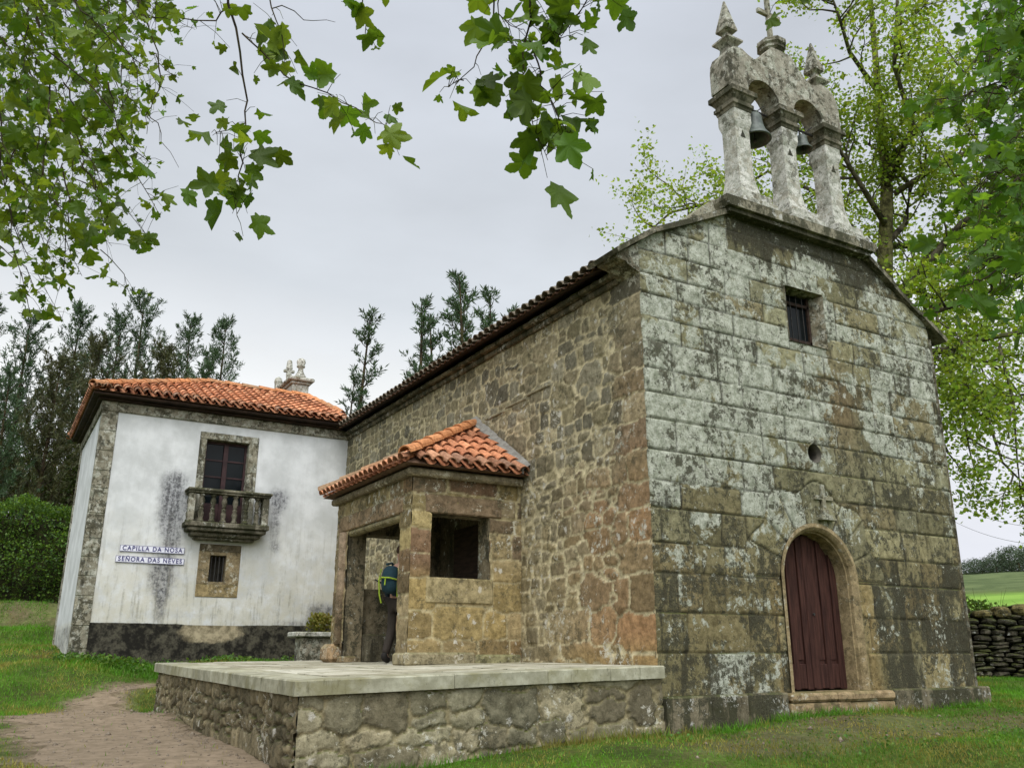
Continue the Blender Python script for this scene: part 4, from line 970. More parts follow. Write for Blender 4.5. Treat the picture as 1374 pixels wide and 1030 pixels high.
# balcony
bx0, bx1, by = -3.72, -1.98, HY-.42
bal = MB(); bal.col = (.17, .16, .13)
bal.box(bx0-.05, bx1+.05, by-.05, HY-.002, 3.19, 3.30, .015); bal.box(bx0+.0, bx1-.0, by+.0, HY-.002, 3.10, 3.189, .02); bal.box(bx0+.10, bx1-.10, by+.10, HY-.002, 3.00, 3.099, .03); bal.box(bx0+.2, bx1-.2, by+.2, HY-.002, 2.93, 2.999, .03)
bo = bal.build('balcony', M['black'], house)
mb = MB(); mb.col = (.2, .19, .15); mb.box(bx0-.04, bx1+.04, by-.04, by+.16, 3.93, 3.975, .01); mb.box(bx0-.07, bx1+.07, by-.07, by+.19, 3.976, 4.04, .015); mb.box(bx0-.04, bx0+.15, by+.161, HY-.003, 3.93, 3.975, .01); mb.box(bx0-.07, bx0+.18, by+.191, HY-.003, 3.976, 4.04, .015)
mb.box(bx1-.15, bx1+.04, by+.161, HY-.003, 3.93, 3.975, .01); mb.box(bx1-.18, bx1+.07, by+.191, HY-.003, 3.976, 4.04, .015); mb.build('handrail', M['black'], bo)
bprof = [(.07, 3.301), (.07, 3.35), (.045, 3.37), (.06, 3.44), (.065, 3.50), (.04, 3.56), (.055, 3.585), (.055, 3.60), (.035, 3.62), (.035, 3.64), (.055, 3.655), (.04, 3.68), (.065, 3.74), (.06, 3.80), (.04, 3.87), (.07, 3.89), (.07, 3.929)]
def balu(x, y, c=(.17, .16, .13)):
    m_ = MB(); m_.lathe(x, y, bprof, 10, col=c); m_.build('baluster', M['black'], bo, True)
for i in range(6): balu(bx0+.27+i*.245, by+.06)
for x in (bx0+.05, bx1-.05):
    m_ = MB(); m_.box(x-.07, x+.07, by-.01, by+.13, 3.301, 3.929, .015, (.24, .23, .19)); m_.build('corner_pier', M['trim'], bo)
for x in (bx0+.05, bx1-.05): balu(x, by+.28)
# signs
def sign(word, label, pl, pr_, h):
    a = at(pl[0], pl[1], 1, HY-.02); b = at(pr_[0], pr_[1], 1, HY-.02)
    L = b[0]-a[0]; ang = math.atan2(b[2]-a[2], L)
    c = (a+b)/2; tq = thing('sign_board', label, 'sign', (c[0], HY-.006, c[2]), 'name boards on the house wall')
    m_ = MB(); m_.box(c[0]-L/2, c[0]+L/2, HY-.026, HY-.006, c[2]-h/2, c[2]+h/2, .003); bd = m_.build('board', M['white_paint'], tq)
    m_ = MB(); b_ = .008
    for (q0, q1, q2, q3) in ((-L/2, L/2, h/2-b_, h/2), (-L/2, L/2, -h/2, -h/2+b_), (-L/2, -L/2+b_, -h/2, h/2), (L/2-b_, L/2, -h/2, h/2)):
        m_.box(c[0]+q0, c[0]+q1, HY-.0275, HY-.0265, c[2]+q2, c[2]+q3)
    m_.build('border', M['blue_paint'], tq)
    cu = bpy.data.curves.new('lettering', 'FONT'); cu.body = word; cu.size = h*.98; cu.align_x = 'CENTER'; cu.align_y = 'CENTER'; cu.extrude = .001; cu.offset = .0035; cu.space_character = 1.25
    to = bpy.data.objects.new('tmp', cu); COL.objects.link(to); bpy.context.view_layer.update()
    me = bpy.data.meshes.new_from_object(to.evaluated_get(bpy.context.evaluated_depsgraph_get())); bpy.data.objects.remove(to)
    xs_ = [v.co.x for v in me.vertices]; ys_ = [v.co.y for v in me.vertices]; kx = (L*.93)/(max(xs_)-min(xs_))
    cyy = (max(ys_)+min(ys_))/2
    for v in me.vertices: v.co = (v.co.x*kx, -.022-v.co.z, (v.co.y-0*cyy)*1.0)
    me.materials.clear(); me.materials.append(M['blue_paint'])
    lo = bpy.data.objects.new('lettering', me); COL.objects.link(lo); lo.parent = tq
    tq.rotation_euler = (0, -ang, 0)
sign('CAPILLA DA NOSA', 'upper white board with blue letters reading CAPILLA DA NOSA on the whitewashed wall', (161, 734.5), (247.5, 739), .135)
sign('SEÑORA DAS NEVES', 'lower white board with blue letters reading SEÑORA DAS NEVES on the whitewashed wall', (155, 749), (247, 753.5), .135)
# stone table/bench by the house
bn = thing('stone_bench', 'low stone bench with pale slab top between house and porch', 'bench', (-1.4, 9.4, .2))
mb = MB(); mb.box(-1.62, -.75, 9.3, 9.75, .0, .83, .03, (.30, .28, .23)); mb.build('pedestal', M['trim'], bn)
mb = MB(); mb.box(-1.76, -.55, 9.2, 9.85, .831, .93, .02, (.46, .46, .42)); mb.build('slab', M['pale'], bn)

# ================================================================== DRY STONE WALL (right)
dsw = thing('dry_stone_wall', 'dark mossy dry stone wall along the pasture right of the chapel', 'wall', (13, 3.6, 0))
mb = MB(); rd = np.random.RandomState(9)
wa, wb = A([8.2, 8.6]), A([18.4, -1.2]); wd = (wb-wa); WL = np.linalg.norm(wd); wd /= WL; wn = A([-wd[1], wd[0]])
if wn[1] > 0: wn = -wn
mb2 = MB()
def rock(mb, c, sx, sy, sz, rg, col):
    n = 7; rings = []
    rotz = math.atan2(wd[1], wd[0])+rg.uniform(-.12, .12); tl = rg.uniform(-.1, .1)
    for (zf, rf) in ((-1, .72), (-.6, .97), (.1, 1.0), (.65, .92), (1, .6)):
        ring = []
        for k in range(n):
            a_ = 2*PI*k/n; q = 1+rg.uniform(-.14, .14); x = math.copysign(abs(math.cos(a_))**.7, math.cos(a_))*sx*rf*q; y = math.copysign(abs(math.sin(a_))**.7, math.sin(a_))*sy*rf*q
            ring.append((c[0]+x*math.cos(rotz)-y*math.sin(rotz), c[1]+x*math.sin(rotz)+y*math.cos(rotz), c[2]+zf*sz+tl*x))
        rings.append(ring)
    mb.ring(rings, col=col)
topz = []
u = 0; H = 1.52
v = 0
while v < H:
    h = rd.uniform(.07, .15); u = 0
    while u < WL:
        w = rd.uniform(.16, .48); p = wa+wd*(u+w/2)+wn*rd.uniform(.0, .07)
        k = rd.uniform(.18, .62); zg = g1(*p)
        if v+h < H+.15*math.sin(u*1.7): rock(mb, (p[0], p[1], zg+v+h/2-.05), w/2*.98, .24, h/2*.95, rd, (.17*k, .155*k, .12*k))
        u += w
    v += h
mb.build('stonework', M['dstone'], dsw)
u = 0; mb = MB()
while u < WL:
    w = rd.uniform(.3, .65); p = wa+wd*(u+w/2); h = rd.uniform(.07, .14); zg = g1(*p)
    rock(mb, (p[0], p[1], zg+H+.12*math.sin(u*1.7)+h/2-.03), w/2, .30, h, rd, (.26, .22, .10)); u += w*1.02
mb.build('cap_stones', M['dstone'], dsw)
mb = MB(); 
for i in range(20):
    p = wa+wd*(i*WL/20); p2 = wa+wd*((i+1)*WL/20); q0 = p-wn*.12; q1 = p2-wn*.12; z0 = g1(*p)-.3
    mb.add([(q0[0], q0[1], z0), (q1[0], q1[1], z0), (q1[0], q1[1], z0+1.65), (q0[0], q0[1], z0+1.65)], [(0, 1, 2, 3), (3, 2, 1, 0)][:1], (.03, .03, .02))
mb.build('wall_core', M['void'], dsw)

# ================================================================== VEGETATION
def quads_from(C, Rr, Uu, L, Wd, col, fold=.0):
    """one kite shaped leaf per row: C base, Rr side unit, Uu length unit"""
    n = len(C); L = np.asarray(L)[:, None]; Wd = np.asarray(Wd)[:, None]; N = np.cross(Rr, Uu)
    P0 = C; P1 = C+Uu*L*.45+Rr*Wd*.5+N*Wd*fold; P2 = C+Uu*L; P3 = C+Uu*L*.45-Rr*Wd*.5+N*Wd*fold
    V = np.stack([P0, P1, P2, P3], 1).reshape(-1, 3); b = np.arange(n)[:, None]*4
    F = (b+np.arange(4)).reshape(-1, 4); c = np.repeat(col, 4, axis=0); return V, F, c
def rdir(rg, n, zb=0, zs=1):
    d = rg.normal(size=(n, 3)); d[:, 2] = d[:, 2]*zs+zb; return d/np.linalg.norm(d, axis=1, keepdims=True)
def frame(rg, D):
    a = rg.normal(size=D.shape); R_ = np.cross(D, a); R_ /= np.linalg.norm(R_, axis=1, keepdims=True); return R_
def leaf_cols(rg, n, base, var=.3, alt=None, pa=.2):
    c = A(base)*rg.uniform(1-var, 1+var, (n, 1))*rg.uniform(.9, 1.1, (n, 3))
    if alt is not None: m = rg.rand(n) < pa; c[m] = A(alt)*rg.uniform(.8, 1.2, (m.sum(), 1))
    return c
# lobed leaf template (plane tree / sycamore)
def lobed():
    pts = []
    tips = [(-122, .66), (-58, .98), (0, 1.15), (58, .98), (122, .66)]
    for i, (a_, r_) in enumerate(tips):
        a0 = math.radians(a_)
        for (da, k) in ((-22, .72), (-15, .76), (-13, .86), (0, 1.0), (12, .85), (15, .77), (22, .70)):
            pts.append((a0+math.radians(da), r_*k))
        if i < 4: pts.append((math.radians((a_+tips[i+1][0])/2), .60))
    P = [(r*math.sin(a)*.5, .42+r*math.cos(a)*.5) for a, r in pts]
    return A([(0, .40)]+[(0, .10)]+P+[(0, .10)])
LT = lobed()
def lobed_leaves(rg, C, D, S, cols, flat=None):
    """C leaf base, D direction of length, S size"""
    n = len(C); nn_ = rg.normal(size=(n, 3))*.75+A([-.35, -.6, -.35]); R_ = np.cross(D, nn_); R_ /= np.linalg.norm(R_, axis=1, keepdims=True); N = np.cross(R_, D); m = len(LT)
    cup = rg.uniform(-.45, .75, n); wv_ = rg.uniform(0, 6.3, (n, 1))
    x = LT[:, 0][None, :, None]; y = LT[:, 1][None, :, None]; s_ = S[:, None, None]
    z = (np.abs(LT[:, 0])[None, :]*cup[:, None]*1.2-.28*(LT[:, 1][None, :]**2)*rg.uniform(-.5, 1.6, (n, 1))+.06*np.sin(LT[:, 1][None, :]*9+LT[:, 0][None, :]*11+wv_))[..., None]
    V = C[:, None, :]+(R_[:, None, :]*x+D[:, None, :]*y+N[:, None, :]*z)*s_
    V = V.reshape(-1, 3); k = np.arange(1, m-1); f = np.stack([np.zeros(m-2, int), k, k+1], 1)
    F = (np.arange(n)[:, None, None]*m+f[None]).reshape(-1, 3)
    cc = np.repeat(cols, m, axis=0); return V, F, cc

class Grow:
    def __init__(s, seed): s.rg = np.random.RandomState(seed); s.mb = MB(); s.tips = []
    def branch(s, p, d, L, r, lvl, maxl, droop=0, curve=.25, n=None, kids=(5, 8), upb=.1, shrink=.6, spread=.9, tube_n=None, col=(1, 1, 1)):
        rg = s.rg; n = n or max(3, int(5-lvl)+2); p = A(p, float); d = A(d, float); d /= np.linalg.norm(d)
        pts = [p.copy()]; ds = [d.copy()]
        for i in range(n):
            d = d+rg.normal(size=3)*curve*.5+A([0, 0, upb-droop*(i/n)]); d /= np.linalg.norm(d)
            p = p+d*L/n; pts.append(p.copy()); ds.append(d.copy())
        rr = [r*(1-.75*i/n) for i in range(n+1)]
        s.mb.tube(pts, rr, tube_n or (8 if lvl == 0 else 5 if lvl == 1 else 4 if lvl == 2 else 3), col)
        if lvl >= maxl:
            for i in range(1, n+1): s.tips.append((pts[i], ds[i]))
            return
        if lvl >= maxl-1:
            for i in range(max(1, n//2), n+1): s.tips.append((pts[i], ds[i]))
        k = rg.randint(kids[0], kids[1]+1)
        for j in range(k):
            t_ = rg.uniform(.25, 1) if lvl else rg.uniform(.35, 1); f = t_*n; i = min(n-1, int(f)); q = pts[i]+(pts[i+1]-pts[i])*(f-i)
            side = rg.normal(size=3); side -= side@ds[i]*ds[i]; side /= np.linalg.norm(side)
            nd = ds[i]*(1-.35*spread)+side*spread; nd[2] += upb
            s.branch(q, nd, L*shrink*rg.uniform(.7, 1.15)*(1.15-.45*t_), r*(1-.7*t_)*.62, lvl+1, maxl, droop, curve, None, kids, upb, shrink, spread, None, col)

def crown_obj(parent, tips, seed, per, size, spread_, base, alt, mat, lobe=False, name='foliage', zb=-.2, pa=.25):
    rg = np.random.RandomState(seed); T_ = A([t_[0] for t_ in tips]); n = len(T_)*per
    C = np.repeat(T_, per, axis=0)+rg.normal(size=(n, 3))*spread_
    D = rdir(rg, n, zb, .6); S = rg.uniform(.6, 1.25, n)*size; cols = leaf_cols(rg, n, base, .32, alt, pa)
    cl = np.repeat(rg.uniform(.78, 1.2, len(T_)), per)[:, None]; cols = cols*cl
    if lobe: V, F, c = lobed_leaves(rg, C, D, S, cols)
    else: V, F, c = quads_from(C, frame(rg, D), D, S, S*.75, cols, .12)
    return mesh_obj(name, V, F, mat, parent, {'Col': c})

# --- big tree behind the chapel
bt = thing('broadleaf_tree', 'tall spring green broadleaf tree with mossy trunk rising behind the right of the chapel', 'tree', (11.2, 4.6, 0))
G = Grow(101); bx, by_ = 11.2, 4.6
base = A([bx, by_, -.2]); tp = [base, dep(1200, 640, 22.3), dep(1187, 370, 22.3), dep(1190, 250, 22.6), dep(1178, 120, 23), dep(1165, -40, 23.5)]
G.mb.tube(tp, [.38, .29, .20, .15, .09, .05], 12, (1.5, 1.6, 1.0))
def limb(G, pts, r0, r1, maxk, Lk, rk, lv=2, seedk=0, maxl=3, droop=.05, upb=.06, kids=(3, 5), col=(1, 1, 1)):
    P_ = [A(p, float) for p in pts]; n = len(P_); G.mb.tube(P_, [r0+(r1-r0)*i/(n-1) for i in range(n)], 6, col)
    for j in range(maxk):
        t_ = G.rg.uniform(.15, 1)*(n-1); i = min(n-2, int(t_)); q = P_[i]+(P_[i+1]-P_[i])*(t_-i); d = P_[i+1]-P_[i]; d /= np.linalg.norm(d)
        side = G.rg.normal(size=3); side -= side@d*d; side /= np.linalg.norm(side)
        G.branch(q, d*.5+side*.9, Lk*G.rg.uniform(.6, 1.2), rk, lv, maxl, droop, .35, None, kids, upb, .62)
j0 = tp[2]
LB = [
 ([dep(1203, 420, 22.3), dep(1230, 370, 22), dep(1290, 300, 21.5), dep(1345, 262, 21), dep(1400, 230, 20.5)], .13, .03, 14),
 ([dep(1205, 400, 22.3), dep(1240, 345, 22.6), dep(1300, 310, 23), dep(1374, 292, 23.5), dep(1430, 250, 24)], .10, .03, 12),
 ([dep(1187, 330, 22.3), dep(1215, 300, 22.5), dep(1222, 250, 22.8), dep(1190, 210, 23), dep(1160, 190, 23.4)], .10, .03, 12),
 ([dep(1187, 300, 22.3), dep(1150, 240, 22), dep(1120, 190, 21.5), dep(1085, 160, 21)], .09, .02, 12),
 ([dep(1190, 250, 22.5), dep(1225, 170, 22), dep(1200, 90, 21.5), dep(1205, -20, 21)], .09, .03, 14),
 ([dep(1190, 220, 22.6), dep(1250, 150, 23), dep(1310, 80, 23.5), dep(1360, 0, 24)], .10, .03, 14),
 ([dep(1200, 260, 22.4), dep(1270, 215, 22), dep(1340, 190, 21.5), dep(1400, 170, 21)], .08, .03, 12),
 ([dep(1205, 480, 22.3), dep(1265, 470, 21.6), dep(1320, 455, 21), dep(1400, 440, 20.5)], .12, .04, 12),
 ([dep(1215, 540, 22.2), dep(1275, 500, 21.4), dep(1320, 545, 20.8), dep(1345, 620, 20.4), dep(1385, 660, 20)], .07, .015, 8),
 ([dep(1260, 480, 21.5), dep(1290, 540, 21), dep(1300, 600, 20.8), dep(1310, 640, 20.6)], .04, .01, 4),
 ([dep(1340, 460, 20.8), dep(1360, 540, 20.4), dep(1365, 620, 20.2), dep(1372, 680, 20)], .04, .01, 5),
 ([dep(1230, 500, 22), dep(1250, 560, 22.5), dep(1275, 610, 22.6)], .04, .01, 3),
 ([dep(1187, 380, 22.4), dep(1260, 400, 23.4), dep(1330, 390, 24.4), dep(1400, 350, 25.4)], .08, .02, 14),
 ([dep(1210, 520, 22.2), dep(1290, 480, 22.6), dep(1340, 490, 22.8), dep(1390, 560, 23)], .07, .02, 12),
 ([dep(1185, 400, 22.3), dep(1120, 330, 22.8), dep(1040, 290, 23.2), dep(960, 270, 23.6), dep(900, 285, 24), dep(860, 320, 24.3)], .10, .015, 16),
 ([dep(1187, 350, 22.5), dep(1100, 260, 24), dep(1030, 230, 25), dep(1000, 250, 25.6)], .08, .02, 10),
 ([dep(1175, 120, 23), dep(1140, 70, 22.6), dep(1125, 20, 22.2), dep(1110, -20, 22)], .07, .02, 10),
 ([dep(1185, 330, 22.5), dep(1230, 330, 25), dep(1300, 380, 27), dep(1360, 400, 28.5)], .10, .03, 12),
 ([dep(1200, 440, 22.4), dep(1250, 420, 20), dep(1310, 400, 18.5), dep(1370, 370, 17.6)], .08, .02, 12),
]
for (pts, r0, r1, k) in LB: limb(G, pts, r0, r1, k, 1.9, .028, 2, maxl=3)
G.mb.build('trunk', M['bark'], bt, True)
crown_obj(bt, G.tips, 201, 12, .115, .17, (.185, .285, .030), (.28, .37, .05), M['leaf_far'])
print('tips', len(G.tips))

# --- near overhanging boughs: traced twigs at their own distances, joined to limbs of trees beside the camera
def twig_tree(name, label, seed, base, twigs, limbs, leaf=.16, dens=7, colr=(.075, .15, .018), alt=(.12, .20, .03), spread_=.13, hang=-.55, mx=.4, sub=True):
    th = thing(name, label, 'tree', base); rg = np.random.RandomState(seed); mb = MB(); Cs = []; Ds = []; Ss = []
    for (pts, r0, r1) in limbs: mb.tube(pts, list(np.linspace(r0, r1, len(pts))), 7, (.8, .7, .6))
    for (px, t0, t1, r0, dn, ls) in twigs:
        P_ = [dep(x, y, t0+(t1-t0)*i/(len(px)-1)) for i, (x, y) in enumerate(px)]
        # smooth
        Q = [P_[0]]
        for a, b in zip(P_[:-1], P_[1:]): Q += [a+(b-a)*.5+rg.normal(size=3)*.012*t0/6, b]
        mb.tube(Q, list(np.linspace(r0, r0*.35, len(Q))), 5, (.5, .42, .36))
        L = sum(np.linalg.norm(b-a) for a, b in zip(Q[:-1], Q[1:])); n = int(L*dn*dens/7)
        for j in range(n):
            f = 1-rg.rand()**1.0*mx if rg.rand() < .35 else rg.rand(); f = f*(len(Q)-1); i = min(len(Q)-2, int(f)); q = Q[i]+(Q[i+1]-Q[i])*(f-i)
            o = rg.normal(size=3)*spread_*(ls/.16)*(.62 if ls in (.145, .14, .15) and t0 < 6 else 1); o[2] -= abs(o[2])*.2
            e_ = q+o
            if True: mb.tube([q, q+o*.5+A([0, 0, .02]), e_], [.0028, .002, .0016], 3, (.6, .7, .3))
            Cs.append(e_); d = rg.normal(size=3); d[2] = d[2]*.5+hang; Ds.append(d/np.linalg.norm(d)); Ss.append(ls*rg.uniform(.38, 1.3)*(1.28 if 5.1 < t0 < 6 else 1.08 if t0 < 5.1 else 1))
    mb.build('branches', M['bark'], th)
    n = len(Cs); V, F, c = lobed_leaves(rg, A(Cs), A(Ds), A(Ss), leaf_cols(rg, n, colr, .3, alt, .3))
    mesh_obj('foliage', V, F, M['leaf'], th, {'Col': c}); print(name, n); return th
rg = np.random.RandomState(77)
tw = []
# clearly traced hanging twigs (pixel path, start depth, end depth, radius, leaves per metre, leaf size)
tw += [([(308, -60), (306, 5), (322, 70), (332, 135), (330, 170), (322, 205)], 5.6, 5.4, .010, 3, .15), ([(322, 205), (320, 235), (322, 262), (318, 290)], 5.4, 5.35, .005, 60, .145), ([(330, 165), (305, 175), (285, 182)], 5.5, 5.4, .004, 60, .14),
 ([(308, 10), (290, 28), (245, 25), (215, 10), (190, -30)], 5.7, 6.5, .006, 14, .10), ([(325, 45), (352, 70), (368, 84), (400, 112), (440, 125), (478, 145), (505, 165), (522, 172)], 5.6, 5.2, .006, 28, .15), ([(360, -50), (364, 10), (378, 45), (382, 85)], 5.5, 5.4, .006, 10, .14),
 ([(364, 12), (395, 15), (420, 28), (450, 30)], 5.5, 5.6, .004, 4, .13), ([(484, -40), (486, 10), (490, 45), (486, 55)], 5.4, 5.4, .005, 24, .15)]
tw_c = [([(712, -80), (711, 10), (706, 50), (703, 90), (698, 105)], 4.8, 4.7, .008, 16, .165), ([(711, 55), (722, 85), (725, 115), (735, 130), (750, 160), (775, 195)], 4.75, 4.6, .006, 36, .185), ([(698, 100), (704, 120), (712, 150), (722, 185), (735, 215)], 4.7, 4.6, .005, 26, .18),
 ([(664, -60), (662, 30), (648, 62), (636, 90), (612, 112)], 4.9, 4.8, .006, 3, .15), ([(622, 108), (608, 112), (604, 116)], 4.8, 4.75, .004, 55, .15), ([(664, -40), (668, 5), (680, 30), (700, 40)], 4.9, 4.8, .005, 22, .18),
 ([(735, -40), (745, 5), (755, 25), (765, 50)], 4.8, 4.8, .005, 18, .16), ([(800, -60), (788, 0), (770, 25), (745, 60)], 4.8, 4.7, .005, 22, .17), ([(1048, -60), (1044, -10), (1046, 2)], 5, 5, .004, 12, .11), ([(820, -60), (806, -10), (800, 2)], 5, 5, .004, 20, .15)]
# thick foliage of the left tree
for k in range(120):
    sx = rg.uniform(-120, 165); sy = rg.uniform(-140, 120) if k % 3 else rg.uniform(60, 230)
    ln = rg.uniform(80, 210); dx = rg.uniform(-.2, .75); pts = [(sx, sy)]
    for q in range(4): pts.append((pts[-1][0]+ln/4*(dx+rg.uniform(-.3, .3)), pts[-1][1]+ln/4*rg.uniform(.5, 1.05)))
    if max(p[0] for p in pts) > 222-(max(0, pts[-1][1]-250))*.3: continue
    t0 = rg.uniform(7.0, 13.5); tw.append((pts, t0, t0-rg.uniform(0, 1), .008, 24, rg.choice([.09, .12, .15, .19])))
for (x0, y0, x1, y1) in [(130, 10, 195, 60), (195, 20, 262, 40), (200, 70, 240, 105), (150, 40, 185, 130), (90, 150, 190, 215), (120, 200, 205, 240), (100, 240, 200, 320), (60, 260, 150, 330), (40, 280, 110, 370), (140, 180, 215, 290), (20, 300, 85, 430), (0, 330, 60, 400), (0, 250, 40, 420), (135, 335, 178, 405), (170, 120, 205, 165)]:
    t0 = rg.uniform(7, 11); mxx, myy = (x0+x1)/2+rg.uniform(-12, 12), (y0+y1)/2-rg.uniform(0, 12); tw.append(([(x0, y0), (mxx, myy), (x1, y1)], t0, t0-.5, .006, 17 if y1 != 405 else 9, rg.choice([.12, .14, .18])))
tw += [([(195, 20), (212, 70), (216, 105), (205, 135), (195, 155), (197, 180)], 7.5, 7.4, .007, 2, .12), ([(197, 150), (212, 165), (216, 190), (240, 225)], 7.4, 7.4, .005, 3, .10), ([(170, -10), (200, 24), (240, 30)], 7.6, 7.5, .007, 12, .12)]
trunkL = A([-12.5, -6.5, -1.0])
limbs = [([trunkL, trunkL+A([.1, .1, 3]), trunkL+A([.5, .5, 6.5]), trunkL+A([1.4, 1.5, 9.5])], .42, .18)]
top = trunkL+A([.5, .5, 6.5])
for (x, y, t_) in [(60, -120, 10), (-60, 0, 9), (150, -100, 8), (-80, 180, 10.5), (20, -60, 12)]:
    e_ = dep(x, y, t_); limbs.append(([top, (top+e_)/2+A([0, 0, .8]), e_, dep(x+45, y+130, t_)], .12, .015))
e_ = dep(330, -120, 5.6); limbs.append(([top, (top+e_)/2+A([0, 0, 1.2]), e_, dep(308, -60, 5.6)], .09, .012)); limbs.append(([e_, dep(400, -140, 5.5), dep(486, -60, 5.4)], .03, .008)); limbs.append(([e_, dep(362, -90, 5.5), dep(360, -50, 5.5)], .02, .007))
twig_tree('plane_tree', 'leafy plane tree boughs with lobed leaves hanging over the upper left', 61, tuple(trunkL), tw, limbs, colr=(.080, .148, .015), alt=(.15, .225, .025), dens=5.2, spread_=.14)
trunkC = A([-2.0, -14.5, -1.1]); topc = trunkC+A([0, .5, 6.5])
lc = [([trunkC, trunkC+A([0, .2, 3]), topc, trunkC+A([.3, 1.2, 9])], .38, .15)]
e_ = dep(712, -220, 5.0); lc.append(([topc, (topc+e_)/2+A([0, 0, .8]), e_, dep(712, -80, 4.8)], .09, .012))
for (x, y, t_) in [(664, -60, 4.9), (735, -40, 4.8), (800, -60, 4.8), (664, -40, 4.9), (820, -60, 5)]: lc.append(([e_, dep((x+712)/2, -160, 4.9), dep(x, y, t_)], .02, .006))
lc.append(([e_, dep(900, -200, 5), dep(1048, -60, 5)], .02, .006))
twig_tree('plane_tree', 'plane tree bough with large lobed leaves hanging at top centre of the sky', 62, tuple(trunkC), tw_c, lc, colr=(.075, .145, .015), alt=(.12, .20, .02), spread_=.085, dens=7.8)
# near right tree
tw = []; rg = np.random.RandomState(88)
for k in range(150):
    sx = rg.uniform(1330, 1470); sy = rg.uniform(-120, 400); ln = rg.uniform(60, 150) if sy > 60 else rg.uniform(60, 120); pts = [(sx, sy)]
    for q in range(4): pts.append((pts[-1][0]-ln/4*rg.uniform(.1, 1.0), pts[-1][1]+ln/4*rg.uniform(-.1, .8)))
    lim = np.interp(pts[-1][1], [0, 100, 180, 260, 300, 400, 460], [1290, 1270, 1235, 1300, 1275, 1290, 1335])
    if min(p[0] for p in pts) < lim or pts[-1][1] > 440: continue
    t0 = rg.uniform(6.5, 10); tw.append((pts, t0, t0-.3, .007, 12, rg.choice([.14, .17])))
tw += [([(1400, 60), (1340, 110), (1290, 130), (1240, 135)], 8, 8, .010, 14, .17), ([(1420, 60), (1380, 95), (1340, 118), (1300, 128)], 8, 8, .014, 6, .15), ([(1374, 160), (1320, 180), (1270, 185)], 8.5, 8.4, .008, 14, .16),
       ([(1380, 330), (1330, 350), (1290, 380), (1262, 400)], 8.5, 8.4, .006, 14, .15), ([(1400, 270), (1340, 290), (1290, 285), (1255, 290)], 8.6, 8.4, .006, 12, .14)]
trunkR = A([7.5, -8.5, -.9]); topr = trunkR+A([-.3, .6, 5.5])
lr = [([trunkR, trunkR+A([0, .2, 3]), topr, trunkR+A([-.3, .8, 9])], .36, .14)]
for (x, y, t_) in [(1400, 60, 8), (1420, 60, 8), (1380, 330, 8.5), (1400, 160, 8.5), (1440, 0, 8), (1430, 260, 8.6)]:
    e_ = dep(x, y, t_); lr.append(([topr, (topr+e_)/2+A([0, 0, .6]), e_], .09, .012))
twig_tree('plane_tree', 'leafy green plane tree boughs hanging in from the upper right edge', 63, tuple(trunkR), tw, lr, colr=(.070, .155, .018), alt=(.12, .24, .03), dens=8, spread_=.16)

# --- pines
def pine_mesh(seed, H, R0, style=0, dens=1.0, step=.045, twk=.9):
    rg = np.random.RandomState(seed); mb = MB(); cs = []; ds = []
    lean = rg.uniform(-.03, .03, 2)
    tr = [(lean[0]*z*z/H, lean[1]*z*z/H, z) for z in np.linspace(0, H, 8)]
    mb.tube(tr, list(np.linspace(H*.016, .012, 8)), 6, (.6, .5, .42))
    z = H*.22; 
    while z < H*.985:
        f = z/H; nb = rg.randint(3, 6)
        for k in range(nb):
            a = rg.uniform(0, 2*PI); L = R0*(1-f)**.75*rg.uniform(.55, 1.2)+.25; el = rg.uniform(.15, .55)+f*.45
            d = A([math.cos(a)*math.cos(el), math.sin(a)*math.cos(el), math.sin(el)]); p = A([lean[0]*z*z/H, lean[1]*z*z/H, z]); pts = [p]
            m = 5
            for i in range(m):
                d = d+A([0, 0, .13])+rg.normal(size=3)*.07; d /= np.linalg.norm(d); pts.append(pts[-1]+d*L/m)
            mb.tube(pts, list(np.linspace(.028*(1-f)+.010, .005, m+1)), 3, (.5, .42, .36))
            for i in range(1, m+1):
                ns = 1+int(L*twk)
                for s_ in range(ns if i < m else 2):
                    side = rg.normal(size=3)*.5; side[2] = abs(side[2])*.6; dd_ = d+side; dd_ /= np.linalg.norm(dd_); l2_ = rg.uniform(.12, .42)*(1.2-f*.5)
                    q = pts[i]+dd_*l2_*.3
                    for w in range(int(6*dens)): cs.append(q+dd_*l2_*w/6); ds.append(dd_)
        z += H*step*rg.uniform(.7, 1.3)
    for w in range(16): cs.append(A([lean[0]*H, lean[1]*H, H-.06*w])); ds.append(A([0, 0, 1.]))
    n = len(cs); per = 3; C = np.repeat(A(cs), per, 0)+rg.normal(size=(n*per, 3))*.025; D = np.repeat(A(ds), per, 0)*.75+rg.normal(size=(n*per, 3))*.42; D /= np.linalg.norm(D, axis=1, keepdims=True)
    S = rg.uniform(.10, .19, n*per)*(1 if style == 0 else 1.15); cols = leaf_cols(rg, n*per, (.048, .085, .036) if style == 0 else (.065, .070, .028), .4)
    V, F, c = quads_from(C, frame(rg, D), D, S, S*.20, cols, 0)
    return mb, V, F, c
protos = {}
